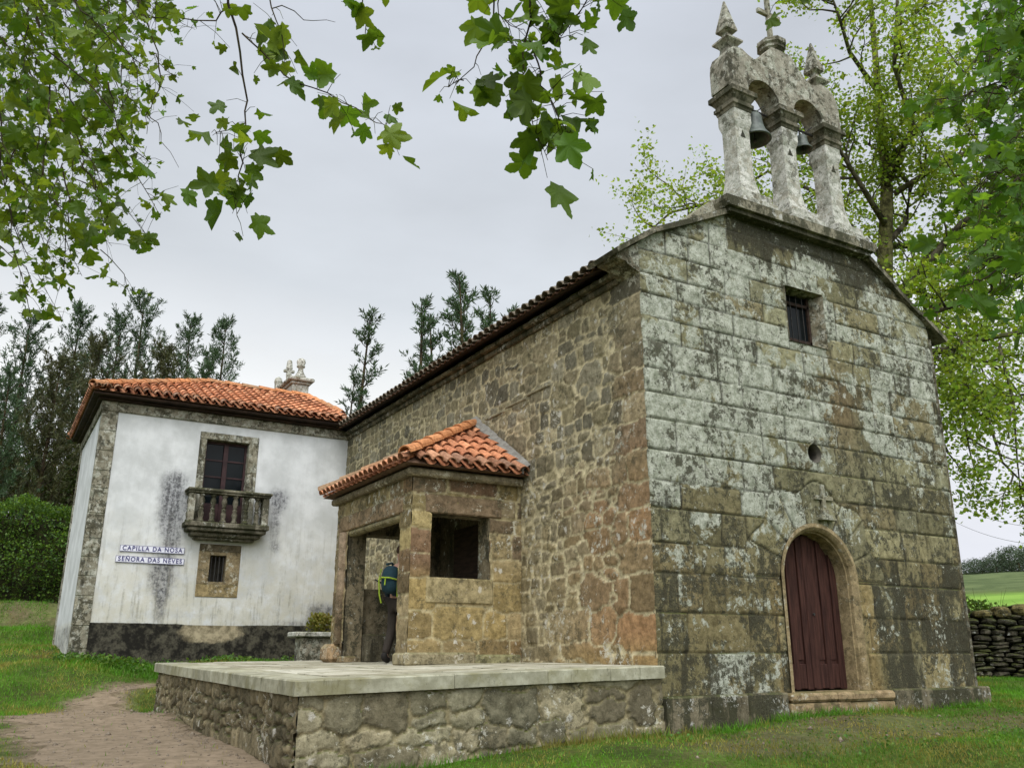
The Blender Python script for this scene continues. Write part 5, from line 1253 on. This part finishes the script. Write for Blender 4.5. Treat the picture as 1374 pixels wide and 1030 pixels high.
def pine(kind, loc, H, rot, label, group=None, name='pine_tree'):
    if kind not in protos:
        H0, R0, st, dn = {'a': (10, 3.3, 0, 1.1), 'b': (10, 2.7, 0, 1.0), 'c': (9, 3.2, 1, 1), 'd': (8, .85, 0, .55), 'e': (9, 2.4, 0, 1)}[kind]
        mb, V, F, c = pine_mesh(sum(map(ord, kind))*7+3, H0, R0, st, dn, {'a': .042, 'b': .046, 'd': .07}.get(kind, .042), .5 if kind == 'd' else .9)
        r = thing(name, label, 'tree', (0, 0, 0), group); a = mb.build('trunk', M['bark'], r); b = mesh_obj('crown', V, F, M['needle'], r, {'Col': c})
        protos[kind] = (r, a, b, H0); first = True; print('pine', len(F))
    else:
        r0, a0, b0, H0 = protos[kind]; r = r0.copy(); COL.objects.link(r)
        for q in (a0, b0): w = q.copy(); w.parent = r; COL.objects.link(w)
        r['label'] = label
        if group: r['group'] = group
    H0 = protos[kind][3]; r.location = loc; k = H/H0; r.scale = (k, k, k); r.rotation_euler = (0, 0, rot); return r
def pine_at(kind, px, py, t_, rot, label, group, name='pine_tree', ks=1):
    tpt = dep(px, py, t_); z = g1(tpt[0], tpt[1])-.1; return pine(kind, (tpt[0], tpt[1], z), tpt[2]-z, rot, label, group, name)
GL = 'pines on the bank behind the white house'; GC = 'young pines showing above the chapel roof'
pine_at('a', 196, 402, 38, 0, 'tallest dark pine with broad top left of the house roof', GL)
pine_at('b', 262, 438, 38, 1, 'dark pine above the middle of the house roof left slope', GL)
pine_at('b', 302, 442, 41, 2.3, 'thin pine nearest the sky gap above the house roof', GL)
pine_at('a', 160, 432, 42, 2.0, 'ragged pine just left of the tallest one behind the house', GL)
pine_at('b', 103, 420, 40, 4.0, 'narrow pointed pine top at the left behind hanging leaves', GL)
pine_at('c', 130, 455, 36, .5, 'brownish bushy pine above the house left corner', GL)
pine_at('c', 225, 470, 36, 3.5, 'brownish bushy pine behind the house roof corner', GL)
pine_at('e', 45, 425, 38, 1.4, 'large dark pine at the left behind the leafy boughs', GL)
pine_at('e', -10, 400, 34, 2.4, 'dark dense pine at the left edge above the hedge', GL)
pine_at('c', 80, 480, 33, 5.1, 'low brown green pine directly above the hedge', GL)
pine_at('a', 285, 478, 34, 5.1, 'low bushy pine touching the house roof ridge', GL)
pine_at('e', -60, 420, 40, .4, 'dark pine at the far left partly cut by the photo edge', GL)
pine_at('e', 20, 500, 31, 3.4, 'shorter dark pine just above the hedge at far left', GL)
pine_at('d', 482, 422, 36, .3, 'lone young pine left of the group over the chapel roof', GC)
pine_at('d', 467, 503, 34, 1.3, 'smallest young pine tip beside the house roof end', GC)
pine_at('d', 570, 400, 36, 2.2, 'young pine second from left over the chapel roof', GC)
pine_at('d', 592, 425, 38, 3.2, 'short young pine between two taller ones over the chapel roof', GC)
pine_at('d', 631, 375, 36, 4.1, 'tallest young pine over the chapel roof', GC)
pine_at('d', 657, 400, 38, 5.1, 'young pine right beside the tallest over the chapel roof', GC)
pine_at('d', 612, 395, 41, 5.9, 'thin young pine left beside the tallest over the chapel roof', GC)
pine_at('d', 684, 414, 42, 1.9, 'faint young pine tip right of the group over the chapel roof', GC)

# distant trees on the pasture skyline
rg = np.random.RandomState(55)
def blob_tree(seed, H, R_):
    r_ = np.random.RandomState(seed); n = 2600; D = rdir(r_, n, .1); rr = r_.uniform(.25, 1, n)**.5
    k = 1+.45*(fbm(D[:, 0]*2.5+seed, D[:, 1]*2.5, D[:, 2]*2.5)-.5)*2
    C = D*(rr*k)[:, None]*A([R_, R_, H*.42])+A([0, 0, H*.55]); DD = rdir(r_, n, .3)
    S = r_.uniform(.25, .6, n)*H*.09; cols = leaf_cols(r_, n, (.055, .08, .045), .35); return quads_from(C, frame(r_, DD), DD, S, S*.7, cols, .1)
fp = None
for k, (px, t_, H) in enumerate([(1296, 215, 4.5), (1307, 222, 5.5), (1318, 215, 6), (1329, 218, 5), (1338, 212, 6.5), (1349, 222, 5), (1358, 214, 7.5), (1369, 210, 8), (1382, 215, 7), (1396, 220, 8)]):
    p_ = dep(px, 768, t_); z = g1(p_[0], p_[1])
    lab = ['leftmost', 'second', 'third', 'fourth', 'fifth', 'sixth', 'seventh', 'eighth', 'ninth', 'last'][k]+' of the distant bushy trees on the pasture skyline counted from the chapel'
    if fp is None:
        fp = thing('distant_tree', lab, 'tree', (0, 0, 0), 'distant trees on the pasture skyline'); V, F, c = blob_tree(5, 6, 3.2); mesh_obj('crown', V, F, M['needle'], fp, {'Col': c}); m_ = MB(); m_.tube([(0, 0, 0), (0, 0, 3)], .15, 5, (.5, .4, .3)); m_.build('trunk', M['bark'], fp); r = fp
        kids_ = list(fp.children)
    else:
        r = fp.copy(); COL.objects.link(r)
        for q in kids_: w = q.copy(); w.parent = r; COL.objects.link(w)
        r['label'] = lab
    r.location = (p_[0], p_[1], z-1.3-.5*(k % 3)); r.scale = (H/6*(1.1+.25*(k % 2)), H/6*1.2, H/6); r.rotation_euler = (0, 0, k*1.3)

# hedge and shrubs
def mass(name, label, cat, fn, n, size, base, alt, seed, mat='leaf_far', kind=None, pa=.3):
    r_ = np.random.RandomState(seed); C = fn(r_, n); D = rdir(r_, n, .25); S = r_.uniform(.6, 1.3, n)*size
    br = .55+.9*fbm(C[:, 0]*1.3+3, C[:, 1]*1.3, C[:, 2]*1.3); cols = leaf_cols(r_, n, base, .3, alt, pa)*br[:, None]
    V, F, c = quads_from(C, frame(r_, D), D, S, S*.65, cols, .12)
    loc = (float(C[:, 0].mean()), float(C[:, 1].mean()), float(C[:, 2].min())); t_ = thing(name, label, cat, loc); mesh_obj('foliage', V, F, M[mat], t_, {'Col': c}); return t_
def hedge_fn(r_, n):
    u = r_.uniform(-17, -2.5, n); a = r_.rand(n); zb2 = gz(u, np.full(n, 21.6))
    H = 3.15+.5*(fbm(u*.7, u*0+2, 1)-.5)*2; face = r_.rand(n) < .6
    y = np.where(face, 20.9+.3*r_.rand(n)+1.2*(fbm(u*1.1, a*3, 4)-.5), 21+1.6*r_.rand(n)); z = np.where(face, zb2-.2+a**.8*H, zb2+H*(.93+.08*r_.rand(n)))
    return np.stack([u, y, z], -1)
hd = mass('hedge', 'dense bright green clipped hedge on the bank at the left edge', 'hedge', hedge_fn, 42000, .085, (.055, .115, .018), (.11, .19, .025), 1)
mb = MB(); mb.box(-17, -2.5, 21.3, 22.4, 1.7, 4.4, .2, (.25, .3, .15)); mb.build('stems', M['bark'], hd)
def shrub_fn(c, R_, H):
    def f(r_, n):
        D = rdir(r_, n, .2); rr = r_.uniform(.2, 1, n)**.5; k = 1+.7*(fbm(D[:, 0]*2+c[0], D[:, 1]*2, D[:, 2]*2)-.5)*2
        P_ = D*(rr*k)[:, None]*A([R_, R_, H*.5])+A([c[0], c[1], c[2]+H*.5]); return P_
    return f
def shrub(px, t_, R_, H, n, size, base, alt, label, seed, zoff=0):
    p_ = dep(px, 800, t_); c = (p_[0], p_[1], g1(p_[0], p_[1])+zoff); s_ = mass('shrub', label, 'shrub', shrub_fn(c, R_, H), n, size, base, alt, seed)
    m_ = MB(); rr = np.random.RandomState(seed)
    for i in range(7): a = rr.uniform(0, 2*PI); m_.tube([(c[0], c[1], c[2]-.1), (c[0]+math.cos(a)*R_*.3, c[1]+math.sin(a)*R_*.3, c[2]+H*.45), (c[0]+math.cos(a)*R_*.6, c[1]+math.sin(a)*R_*.6, c[2]+H*.8)], [.04, .025, .01], 4, (.6, .5, .4))
    m_.build('stems', M['bark'], s_); return s_
shrub(95, 33, 1.8, 4.6, 8000, .10, (.06, .10, .022), (.10, .13, .03), 'rounded green shrub behind the hedge beside the house corner', 71, 1.0)
shrub(25, 34, 2.6, 3.8, 9000, .10, (.085, .095, .03), (.14, .12, .05), 'olive brown scrub rising over the hedge at far left', 72, 1.2)
shrub(60, 36, 2.2, 4.6, 8000, .10, (.10, .10, .035), (.13, .09, .04), 'brownish bush behind the middle of the hedge', 73, 1.0)
shrub(-20, 33, 2.5, 5.2, 9000, .10, (.05, .085, .022), (.08, .11, .03), 'dark bush behind the hedge at the left edge', 74, 1)
# brambles on the dry stone wall
def bramble_fn(r_, n):
    u = r_.uniform(2.5, WL, n); P_ = wa+wd*u[:, None]-wn*(.25+.35*r_.rand(n))[:, None]
    h = .55*np.clip(fbm(u*1.1, u*0, 4)*1.7-.35, .05, 1)*r_.rand(n)**.7*1.5; z = gz(P_[:, 0], P_[:, 1])+H*0+1.35+h
    return np.stack([P_[:, 0], P_[:, 1], z], -1)
H = 1.52
br_ = mass('bramble', 'bramble and weeds growing over the top of the dry stone wall', 'bramble', bramble_fn, 6500, .085, (.07, .13, .02), (.12, .17, .04), 3)
mb = MB(); r_ = np.random.RandomState(4)
for i in range(70):
    u = r_.uniform(2.5, WL); p_ = wa+wd*u-wn*.3; z = g1(*p_)+1.3; h = r_.uniform(.3, .8); q = r_.normal(size=2)*.2
    mb.tube([(p_[0], p_[1], z), (p_[0]+q[0]*.4, p_[1]+q[1]*.4, z+h*.6), (p_[0]+q[0], p_[1]+q[1], z+h)], [.006, .004, .002], 3, (.8, .9, .5))
mb.build('stems', M['bark'], br_)
# plant behind the bench
def bp(r_, n): D = rdir(r_, n, .3); return D*(r_.rand(n)**.4)[:, None]*A([.30, .25, .22])+A([-1.02, 9.95, 1.12])
b1 = mass('shrub', 'small yellow green plant behind the stone bench beside the porch post', 'plant', bp, 900, .07, (.15, .16, .03), (.22, .19, .05), 9)
mb = MB(); mb.tube([(-1.02, 9.95, .1), (-1.0, 9.95, 1.0)], [.03, .01], 4, (.7, .6, .4)); mb.build('stems', M['bark'], b1)

# --- grass (uncountable)
def in_struct(x, y):
    return ((x > -4.62) & (x < 6.6) & (y > -.14) & (y < 8)) | ((x > -5.7) & (x < 6.6) & (y > 8-.1) & (y > 11.7)) | ((x > 0) & (x < 6.6) & (y > -.12) & (y < 14))
def grass(n, xr, yr, hmin, hmax, seed, dens=None, wd_=.006):
    r_ = np.random.RandomState(seed); x = r_.uniform(*xr, n); y = r_.uniform(*yr, n)
    k = ~in_struct(x, y); pmk = pathmask(x, y); bm = baremask(x, y); pr_ = fbm(x*.9, y*.9, 5)
    k &= r_.rand(n) > pmk*.985; k &= r_.rand(n) > bm*.55; k &= r_.rand(n) < np.clip(pr_*3.4-.9, .30, 1)
    x, y = x[k], y[k]; n = len(x); pr_ = pr_[k]; z = gz(x, y)-.01
    a = r_.uniform(0, 2*PI, n); h = r_.uniform(hmin, hmax, n)*(.5+pr_); ln = r_.uniform(.1, .8, n)*h; b = r_.uniform(0, 2*PI, n); w = wd_*r_.uniform(.7, 1.6, n)
    B = np.stack([x, y, z], -1); S_ = np.stack([np.cos(a), np.sin(a), 0*a], -1)*w[:, None]; T_ = B+np.stack([np.cos(b)*ln, np.sin(b)*ln, h], -1)
    V = np.stack([B-S_, B+S_, T_], 1).reshape(-1, 3); F = np.arange(3*n).reshape(-1, 3)
    yl = sm(fbm(x*.7+40, y*.7, 31)+.25*(r_.rand(n)-.5)+.2*bm[k], .50, .66)[:, None]
    col = (leaf_cols(r_, n, (.085, .215, .014), .3)*(1-yl)+leaf_cols(r_, n, (.235, .215, .050), .25)*yl)*(.40+1.3*fbm(x*1.1, y*1.1, 9))[:, None]
    return V, F, np.repeat(col, 3, 0)
parts = [grass(170000, (-3.2, 13), (-5.5, 1.5), .02, .06, 1), grass(60000, (6.3, 15), (0, 6), .03, .08, 2), grass(90000, (-12, -3.5), (-1, 12), .03, .08, 3), grass(60000, (-14, -4), (11.8, 21), .03, .10, 4, wd_=.010), grass(7000, (-5.9, .2), (10.6, 11.75), .05, .13, 5, wd_=.010), grass(1600, (.1, 6.5), (-.32, -.14), .05, .14, 6), grass(1400, (-4.8, 0), (-.30, -.12), .05, .14, 7)]
off = 0; VV_ = []; FF_ = []; CC_ = []
for (V, F, c) in parts: VV_.append(V); FF_.append(F+off); CC_.append(c); off += len(V)
go = mesh_obj('grass', np.vstack(VV_), np.vstack(FF_), M['grass'], None, {'Col': np.vstack(CC_)}); tag(go, 'short green grass growing on the ground round the chapel', 'grass', kind='stuff')
# clover-like weeds and fallen leaves
r_ = np.random.RandomState(14); n = 9000
x = np.concatenate([r_.uniform(-.3, 10, 5000), r_.uniform(-6, -.2, 4000)]); y = np.concatenate([r_.uniform(-3.5, -.15, 5000), r_.uniform(10.9, 11.72, 4000)])
keep = (~in_struct(x, y)) & (r_.rand(n) < np.clip(fbm(x*1.5, y*1.5, 12)*3-1.1, .03, 1)); x, y = x[keep], y[keep]; n = len(x)
C = np.stack([x, y, gz(x, y)+r_.uniform(.01, .07, n)*np.where(y > 5, 2.2, 1)], -1); D = rdir(r_, n, .35, .4); S = r_.uniform(.02, .045, n)*np.where(y > 5, 1.9, 1)
V, F, c = quads_from(C, frame(r_, D), D, S, S*.8, leaf_cols(r_, n, (.065, .145, .02), .3, (.12, .2, .03), .3), .1)
wo_ = mesh_obj('weeds', V, F, M['grass'], None, {'Col': c}); tag(wo_, 'low leafy weeds among the grass by the walls', 'weeds', kind='stuff')

r_ = np.random.RandomState(23); n = 5200; x = np.concatenate([r_.uniform(-7.5, -4.6, 4200), r_.uniform(-4.4, 6, 1000)]); y = np.concatenate([r_.uniform(-3, 10, 4200), r_.uniform(-2.5, -.16, 1000)])
k = (~in_struct(x, y)) & (r_.rand(n) < np.where(x < -4.5, pathmask(x, y)*(.25+.75*np.exp(-((x+4.75)/.25)**2)), .35*baremask(x, y))); x, y = x[k], y[k]; n = len(x); z = gz(x, y)
sz = r_.uniform(.006, .022, n)*(1+1.2*(r_.rand(n) < .06)); OC = A([(1, 0, 0), (0, 1, 0), (-1, 0, 0), (0, -1, 0), (0, 0, .8), (0, 0, -.6)], float)
V = (OC[None]*r_.uniform(.6, 1.4, (n, 6, 1))*sz[:, None, None]+np.stack([x, y, z+.004], -1)[:, None, :]).reshape(-1, 3); FO = A([(0, 1, 4), (1, 2, 4), (2, 3, 4), (3, 0, 4), (1, 0, 5), (2, 1, 5), (3, 2, 5), (0, 3, 5)])
gv = mesh_obj('gravel', V, (np.arange(n)[:, None, None]*6+FO[None]).reshape(-1, 3), M['grit']); tag(gv, 'loose grit and small stones on the trodden earth', 'gravel', kind='stuff')
# ================================================================== power cables
def cable(pa, pb, label, ta, tb):
    a, b = dep(pa[0], pa[1], ta), dep(pb[0], pb[1], tb); a, b = a+(a-b)*.4, b+(b-a)*.8
    m_ = MB(); P_ = [a+(b-a)*i/16-A([0, 0, 1.2*(1-(i/8-1)**2)-.6]) for i in range(17)]; m_.tube(P_, .018, 4, (1, 1, 1)); o = m_.build('power_cable', M['iron']); tag(o, label, 'cable', 'cables crossing the sky right of the chapel'); return o
cable((1293, 681), (1374, 698), 'upper thin cable crossing the pale sky right of the chapel', 90, 80)
cable((1293, 704), (1374, 721), 'lower thin cable crossing the pale sky right of the chapel', 90, 80)

# ================================================================== PERSON
py0 = 4.30; px0 = float(at(529, 886, 1, py0)[0])+.05
zf = tz(px0, py0)
person = thing('person', 'person in dark clothes with backpack stepping into the porch doorway', 'person', (px0, py0, zf))
def skin_body(name, pts, edges, rads, mat, parent, origin, col=(1, 1, 1), root=0, rot=0):
    me = bpy.data.meshes.new(name); me.from_pydata([tuple(p) for p in pts], edges, []); me.update()
    o = bpy.data.objects.new('tmp', me); COL.objects.link(o)
    sk = o.modifiers.new('s', 'SKIN'); 
    for i, r in enumerate(rads):
        sv = me.skin_vertices[0].data[i]; sv.radius = (r, r) if not isinstance(r, tuple) else r; sv.use_root = (i == root)
    ss = o.modifiers.new('b', 'SUBSURF'); ss.levels = 2; ss.render_levels = 2
    bpy.context.view_layer.update(); dg = bpy.context.evaluated_depsgraph_get(); m2 = bpy.data.meshes.new_from_object(o.evaluated_get(dg)); bpy.data.objects.remove(o)
    V = A([v.co[:] for v in m2.vertices]); F = [list(p.vertices) for p in m2.polygons]; c_, s_ = math.cos(rot), math.sin(rot)
    V = V@A([[c_, s_, 0], [-s_, c_, 0], [0, 0, 1]])+A(origin)
    return mesh_obj(name, V, F, mat, parent, {'Col': A([col]*len(V))}, True)
# local frame: facing +y, x to the right
PO = (px0, py0, zf); RT = math.radians(-58)
pts = [(0, 0, .95), (0, .01, 1.12), (0, .02, 1.30), (0, .0, 1.43), (0, .015, 1.52), (0, .03, 1.60), (0, .045, 1.68), (0, .03, 1.75),
       (.10, 0, .90), (.11, .10, .50), (.11, .0, .09), (.12, .13, .045),
       (-.10, 0, .90), (-.11, -.02, .50), (-.11, -.18, .11), (-.12, -.06, .04),
       (.19, 0, 1.42), (.24, -.03, 1.16), (.23, .12, .98), (.22, .17, .92), (-.19, 0, 1.42), (-.25, -.06, 1.16), (-.23, .08, .98), (-.22, .13, .92)]
edges = [(0, 1), (1, 2), (2, 3), (3, 4), (4, 5), (5, 6), (6, 7), (0, 8), (8, 9), (9, 10), (10, 11), (0, 12), (12, 13), (13, 14), (14, 15), (3, 16), (16, 17), (17, 18), (18, 19), (3, 20), (20, 21), (21, 22), (22, 23)]
rads = [.15, .14, .16, .11, .055, .075, .10, .07, .095, .062, .042, .045, .095, .062, .042, .045, .07, .048, .036, .035, .07, .048, .036, .035]
skin_body('body', pts, edges, rads, M['skin'], person, PO, rot=RT)
# clothing: jacket and trousers slightly larger shells
skin_body('jacket', [pts[0], pts[1], pts[2], pts[3], pts[16], pts[17], (.23, .10, 1.0), pts[20], pts[21], (-.23, .06, 1.0)], [(0, 1), (1, 2), (2, 3), (3, 4), (4, 5), (5, 6), (3, 7), (7, 8), (8, 9)], [.165, .155, .175, .125, .085, .062, .05, .085, .062, .05], M['cloth'], person, PO, (.018, .03, .045), rot=RT)
skin_body('trousers', [(0, 0, .97), pts[8], pts[9], (.11, .0, .10), pts[12], pts[13], (-.11, -.18, .12)], [(0, 1), (1, 2), (2, 3), (0, 4), (4, 5), (5, 6)], [.16, .11, .078, .066, .11, .078, .066], M['cloth'], person, PO, (.035, .028, .022), rot=RT)
for (a, b) in ((10, 11), (14, 15)):
    q = A(pts[a]); e_ = A(pts[b]); skin_body('boot', [tuple(q+A([0, -.02, .06])), tuple(q+A([0, -.02, -.03])), tuple(e_)], [(0, 1), (1, 2)], [.055, .058, .05], M['cloth'], person, PO, (.02, .018, .016), rot=RT)
skin_body('hair', [(0, -.01, 1.66), (0, .0, 1.75), (0, .05, 1.79)], [(0, 1), (1, 2)], [.085, .095, .07], M['cloth'], person, PO, (.05, .03, .018), rot=RT)
# hands with fingers
for s_ in (1, -1):
    b0 = A(pts[19 if s_ > 0 else 23]); hp = [tuple(b0), tuple(b0+A([0, .04, -.05]))]; he = [(0, 1)]; hr = [.026, .03]
    for k in range(4):
        q = b0+A([(k-1.5)*.018*s_, .055, -.07]); hp += [tuple(q), tuple(q+A([0, .02, -.035])), tuple(q+A([0, .015, -.065+.006*abs(k-1.5)]))]; m0 = 2+3*k; he += [(1, m0), (m0, m0+1), (m0+1, m0+2)]; hr += [.010, .009, .007]
    q = b0+A([-.03*s_, .04, -.03]); hp += [tuple(q), tuple(q+A([-.012*s_, .03, -.03]))]; he += [(1, 14), (14, 15)]; hr += [.011, .009]
    skin_body('hand', hp, he, hr, M['skin'], person, PO, rot=RT)
def rotp(x, y, z): c_, s_ = math.cos(RT), math.sin(RT); return (PO[0]+x*c_-y*s_, PO[1]+x*s_+y*c_, PO[2]+z)
bp_ = thing('backpack', 'dark teal backpack with lime straps on the person in the porch', 'backpack', rotp(0, -.25, 1.0))
skin_body('pack', [(0, -.25, 1.02), (0, -.27, 1.18), (0, -.26, 1.36), (0, -.22, 1.47)], [(0, 1), (1, 2), (2, 3)], [(.15, .11), (.17, .14), (.165, .13), (.12, .09)], M['cloth'], bp_, PO, (.012, .034, .045), rot=RT)
def strap(pts_, r, col, name='strap'):
    m_ = MB(); m_.tube([rotp(*p) for p in pts_], r, 6, col); m_.build(name, M['cloth'], bp_)
LM = (.26, .36, .03)
strap([(-.17, -.30, 1.26), (-.06, -.41, 1.28), (.08, -.41, 1.27), (.17, -.30, 1.24)], .013, LM); strap([(-.155, -.30, 1.42), (-.175, -.33, 1.25), (-.17, -.31, 1.02), (-.15, -.28, .90)], .012, LM); strap([(.155, -.28, 1.42), (.175, -.32, 1.22), (.15, -.28, .98)], .012, LM)
strap([(0, -.40, 1.28), (0, -.415, 1.16)], .011, LM); strap([(-.13, -.20, 1.5), (-.14, -.05, 1.53), (-.12, .10, 1.42)], .02, (.02, .05, .06)); strap([(.13, -.20, 1.5), (.14, -.05, 1.53), (.12, .10, 1.42)], .02, (.02, .05, .06))
strap([(-.15, -.28, 1.2), (-.27, -.30, 1.26)], .014, (.02, .02, .02), 'pole_handle')

# ================================================================== world, light, camera
w = bpy.data.worlds.new('World'); scene.world = w; w.use_nodes = True; nt = w.node_tree; nd = nt.nodes; lk = nt.links; nd.clear()
SUN_EL = math.radians(52); sunv = A([-.42, -.9]); sunv = sunv/np.linalg.norm(sunv)
sky = nd.new('ShaderNodeTexSky'); sky.sky_type = 'NISHITA'; sky.sun_disc = False; sky.sun_elevation = SUN_EL; sky.sun_rotation = math.atan2(sunv[0], sunv[1]); sky.air_density = 1; sky.dust_density = 3
bg1 = nd.new('ShaderNodeBackground'); bg1.inputs[1].default_value = .05; lk.new(sky.outputs[0], bg1.inputs[0])
tc = nd.new('ShaderNodeTexCoord'); sp_ = nd.new('ShaderNodeSeparateXYZ'); lk.new(tc.outputs['Generated'], sp_.inputs[0])
mp = nd.new('ShaderNodeMapping'); mp.inputs['Scale'].default_value = (1, 1, 2.6); lk.new(tc.outputs['Generated'], mp.inputs[0])
nz = nd.new('ShaderNodeTexNoise'); nz.inputs['Scale'].default_value = 1.3; nz.inputs['Detail'].default_value = 5; nz.inputs['Roughness'].default_value = .45; lk.new(mp.outputs[0], nz.inputs[0])
ma = nd.new('ShaderNodeMath'); ma.operation = 'MULTIPLY_ADD'; lk.new(nz.outputs['Fac'], ma.inputs[0]); ma.inputs[1].default_value = .22; lk.new(sp_.outputs[2], ma.inputs[2])
rp_ = nd.new('ShaderNodeValToRGB'); lk.new(ma.outputs[0], rp_.inputs[0]); cr = rp_.color_ramp
stops = [(0.0, (.76, .78, .86)), (.22, (.82, .84, .91)), (.41, (.92, .94, .94)), (.455, (.80, .83, .86)), (.51, (.65, .69, .735)), (.80, (.60, .64, .715)), (.95, (.75, .78, .84)), (1.0, (1.0, 1.0, 1.0))]
cr.elements[0].position = 0; cr.elements[0].color = (*stops[0][1], 1); cr.elements[1].position = 1; cr.elements[1].color = (*stops[-1][1], 1)
for p_, c_ in stops[1:-1]: e_ = cr.elements.new(p_); e_.color = (*c_, 1)
# unseen sky behind the viewer, brightened towards the sun to lift the walls
dt = nd.new('ShaderNodeVectorMath'); dt.operation = 'DOT_PRODUCT'; lk.new(tc.outputs['Generated'], dt.inputs[0]); dt.inputs[1].default_value = (sunv[0]*math.cos(SUN_EL), sunv[1]*math.cos(SUN_EL), math.sin(SUN_EL))
mr = nd.new('ShaderNodeMapRange'); mr.interpolation_type = 'SMOOTHSTEP'; lk.new(dt.outputs['Value'], mr.inputs[0]); mr.inputs[1].default_value = .45; mr.inputs[2].default_value = 1.0; mr.inputs[3].default_value = 1.0; mr.inputs[4].default_value = 3.6
nz2 = nd.new('ShaderNodeTexNoise'); nz2.inputs['Scale'].default_value = 2.6; nz2.inputs['Detail'].default_value = 6; nz2.inputs['Roughness'].default_value = .5; lk.new(mp.outputs[0], nz2.inputs[0])
mr2 = nd.new('ShaderNodeMapRange'); lk.new(nz2.outputs['Fac'], mr2.inputs[0]); mr2.inputs[1].default_value = .3; mr2.inputs[2].default_value = .7; mr2.inputs[3].default_value = .89; mr2.inputs[4].default_value = 1.10
vm = nd.new('ShaderNodeVectorMath'); vm.operation = 'SCALE'; lk.new(rp_.outputs[0], vm.inputs[0]); lk.new(mr2.outputs[0], vm.inputs['Scale'])
bg2 = nd.new('ShaderNodeBackground'); lk.new(vm.outputs[0], bg2.inputs[0]); lk.new(mr.outputs[0], bg2.inputs[1])
mx = nd.new('ShaderNodeMixShader'); mx.inputs[0].default_value = .94; lk.new(bg1.outputs[0], mx.inputs[1]); lk.new(bg2.outputs[0], mx.inputs[2])
ow = nd.new('ShaderNodeOutputWorld'); lk.new(mx.outputs[0], ow.inputs[0])
sl = bpy.data.lights.new('sun', 'SUN'); sl.energy = 1.5; sl.angle = math.radians(25); sl.color = (1, .97, .92); so = bpy.data.objects.new('sun', sl); COL.objects.link(so)
dv = Vector((sunv[0]*math.cos(SUN_EL), sunv[1]*math.cos(SUN_EL), math.sin(SUN_EL))); so.rotation_euler = dv.to_track_quat('Z', 'Y').to_euler(); so.location = (-10, -20, 30)
cd = bpy.data.cameras.new('camera'); co = bpy.data.objects.new('camera', cd); COL.objects.link(co); scene.camera = co
cd.sensor_width = 36; cd.sensor_fit = 'HORIZONTAL'; cd.lens = 36*FPX/1374; cd.clip_start = .05; cd.clip_end = 5000
co.location = CAM; co.rotation_euler = (PI/2+PIT, 0, -YAW)
scene.view_settings.view_transform = 'Standard'; scene.view_settings.look = 'None'; scene.view_settings.gamma = 1; scene.view_settings.exposure = .12
scene.render.resolution_x = 1024; scene.render.resolution_y = 767
scene.cycles.max_bounces = 6; scene.cycles.transparent_max_bounces = 8
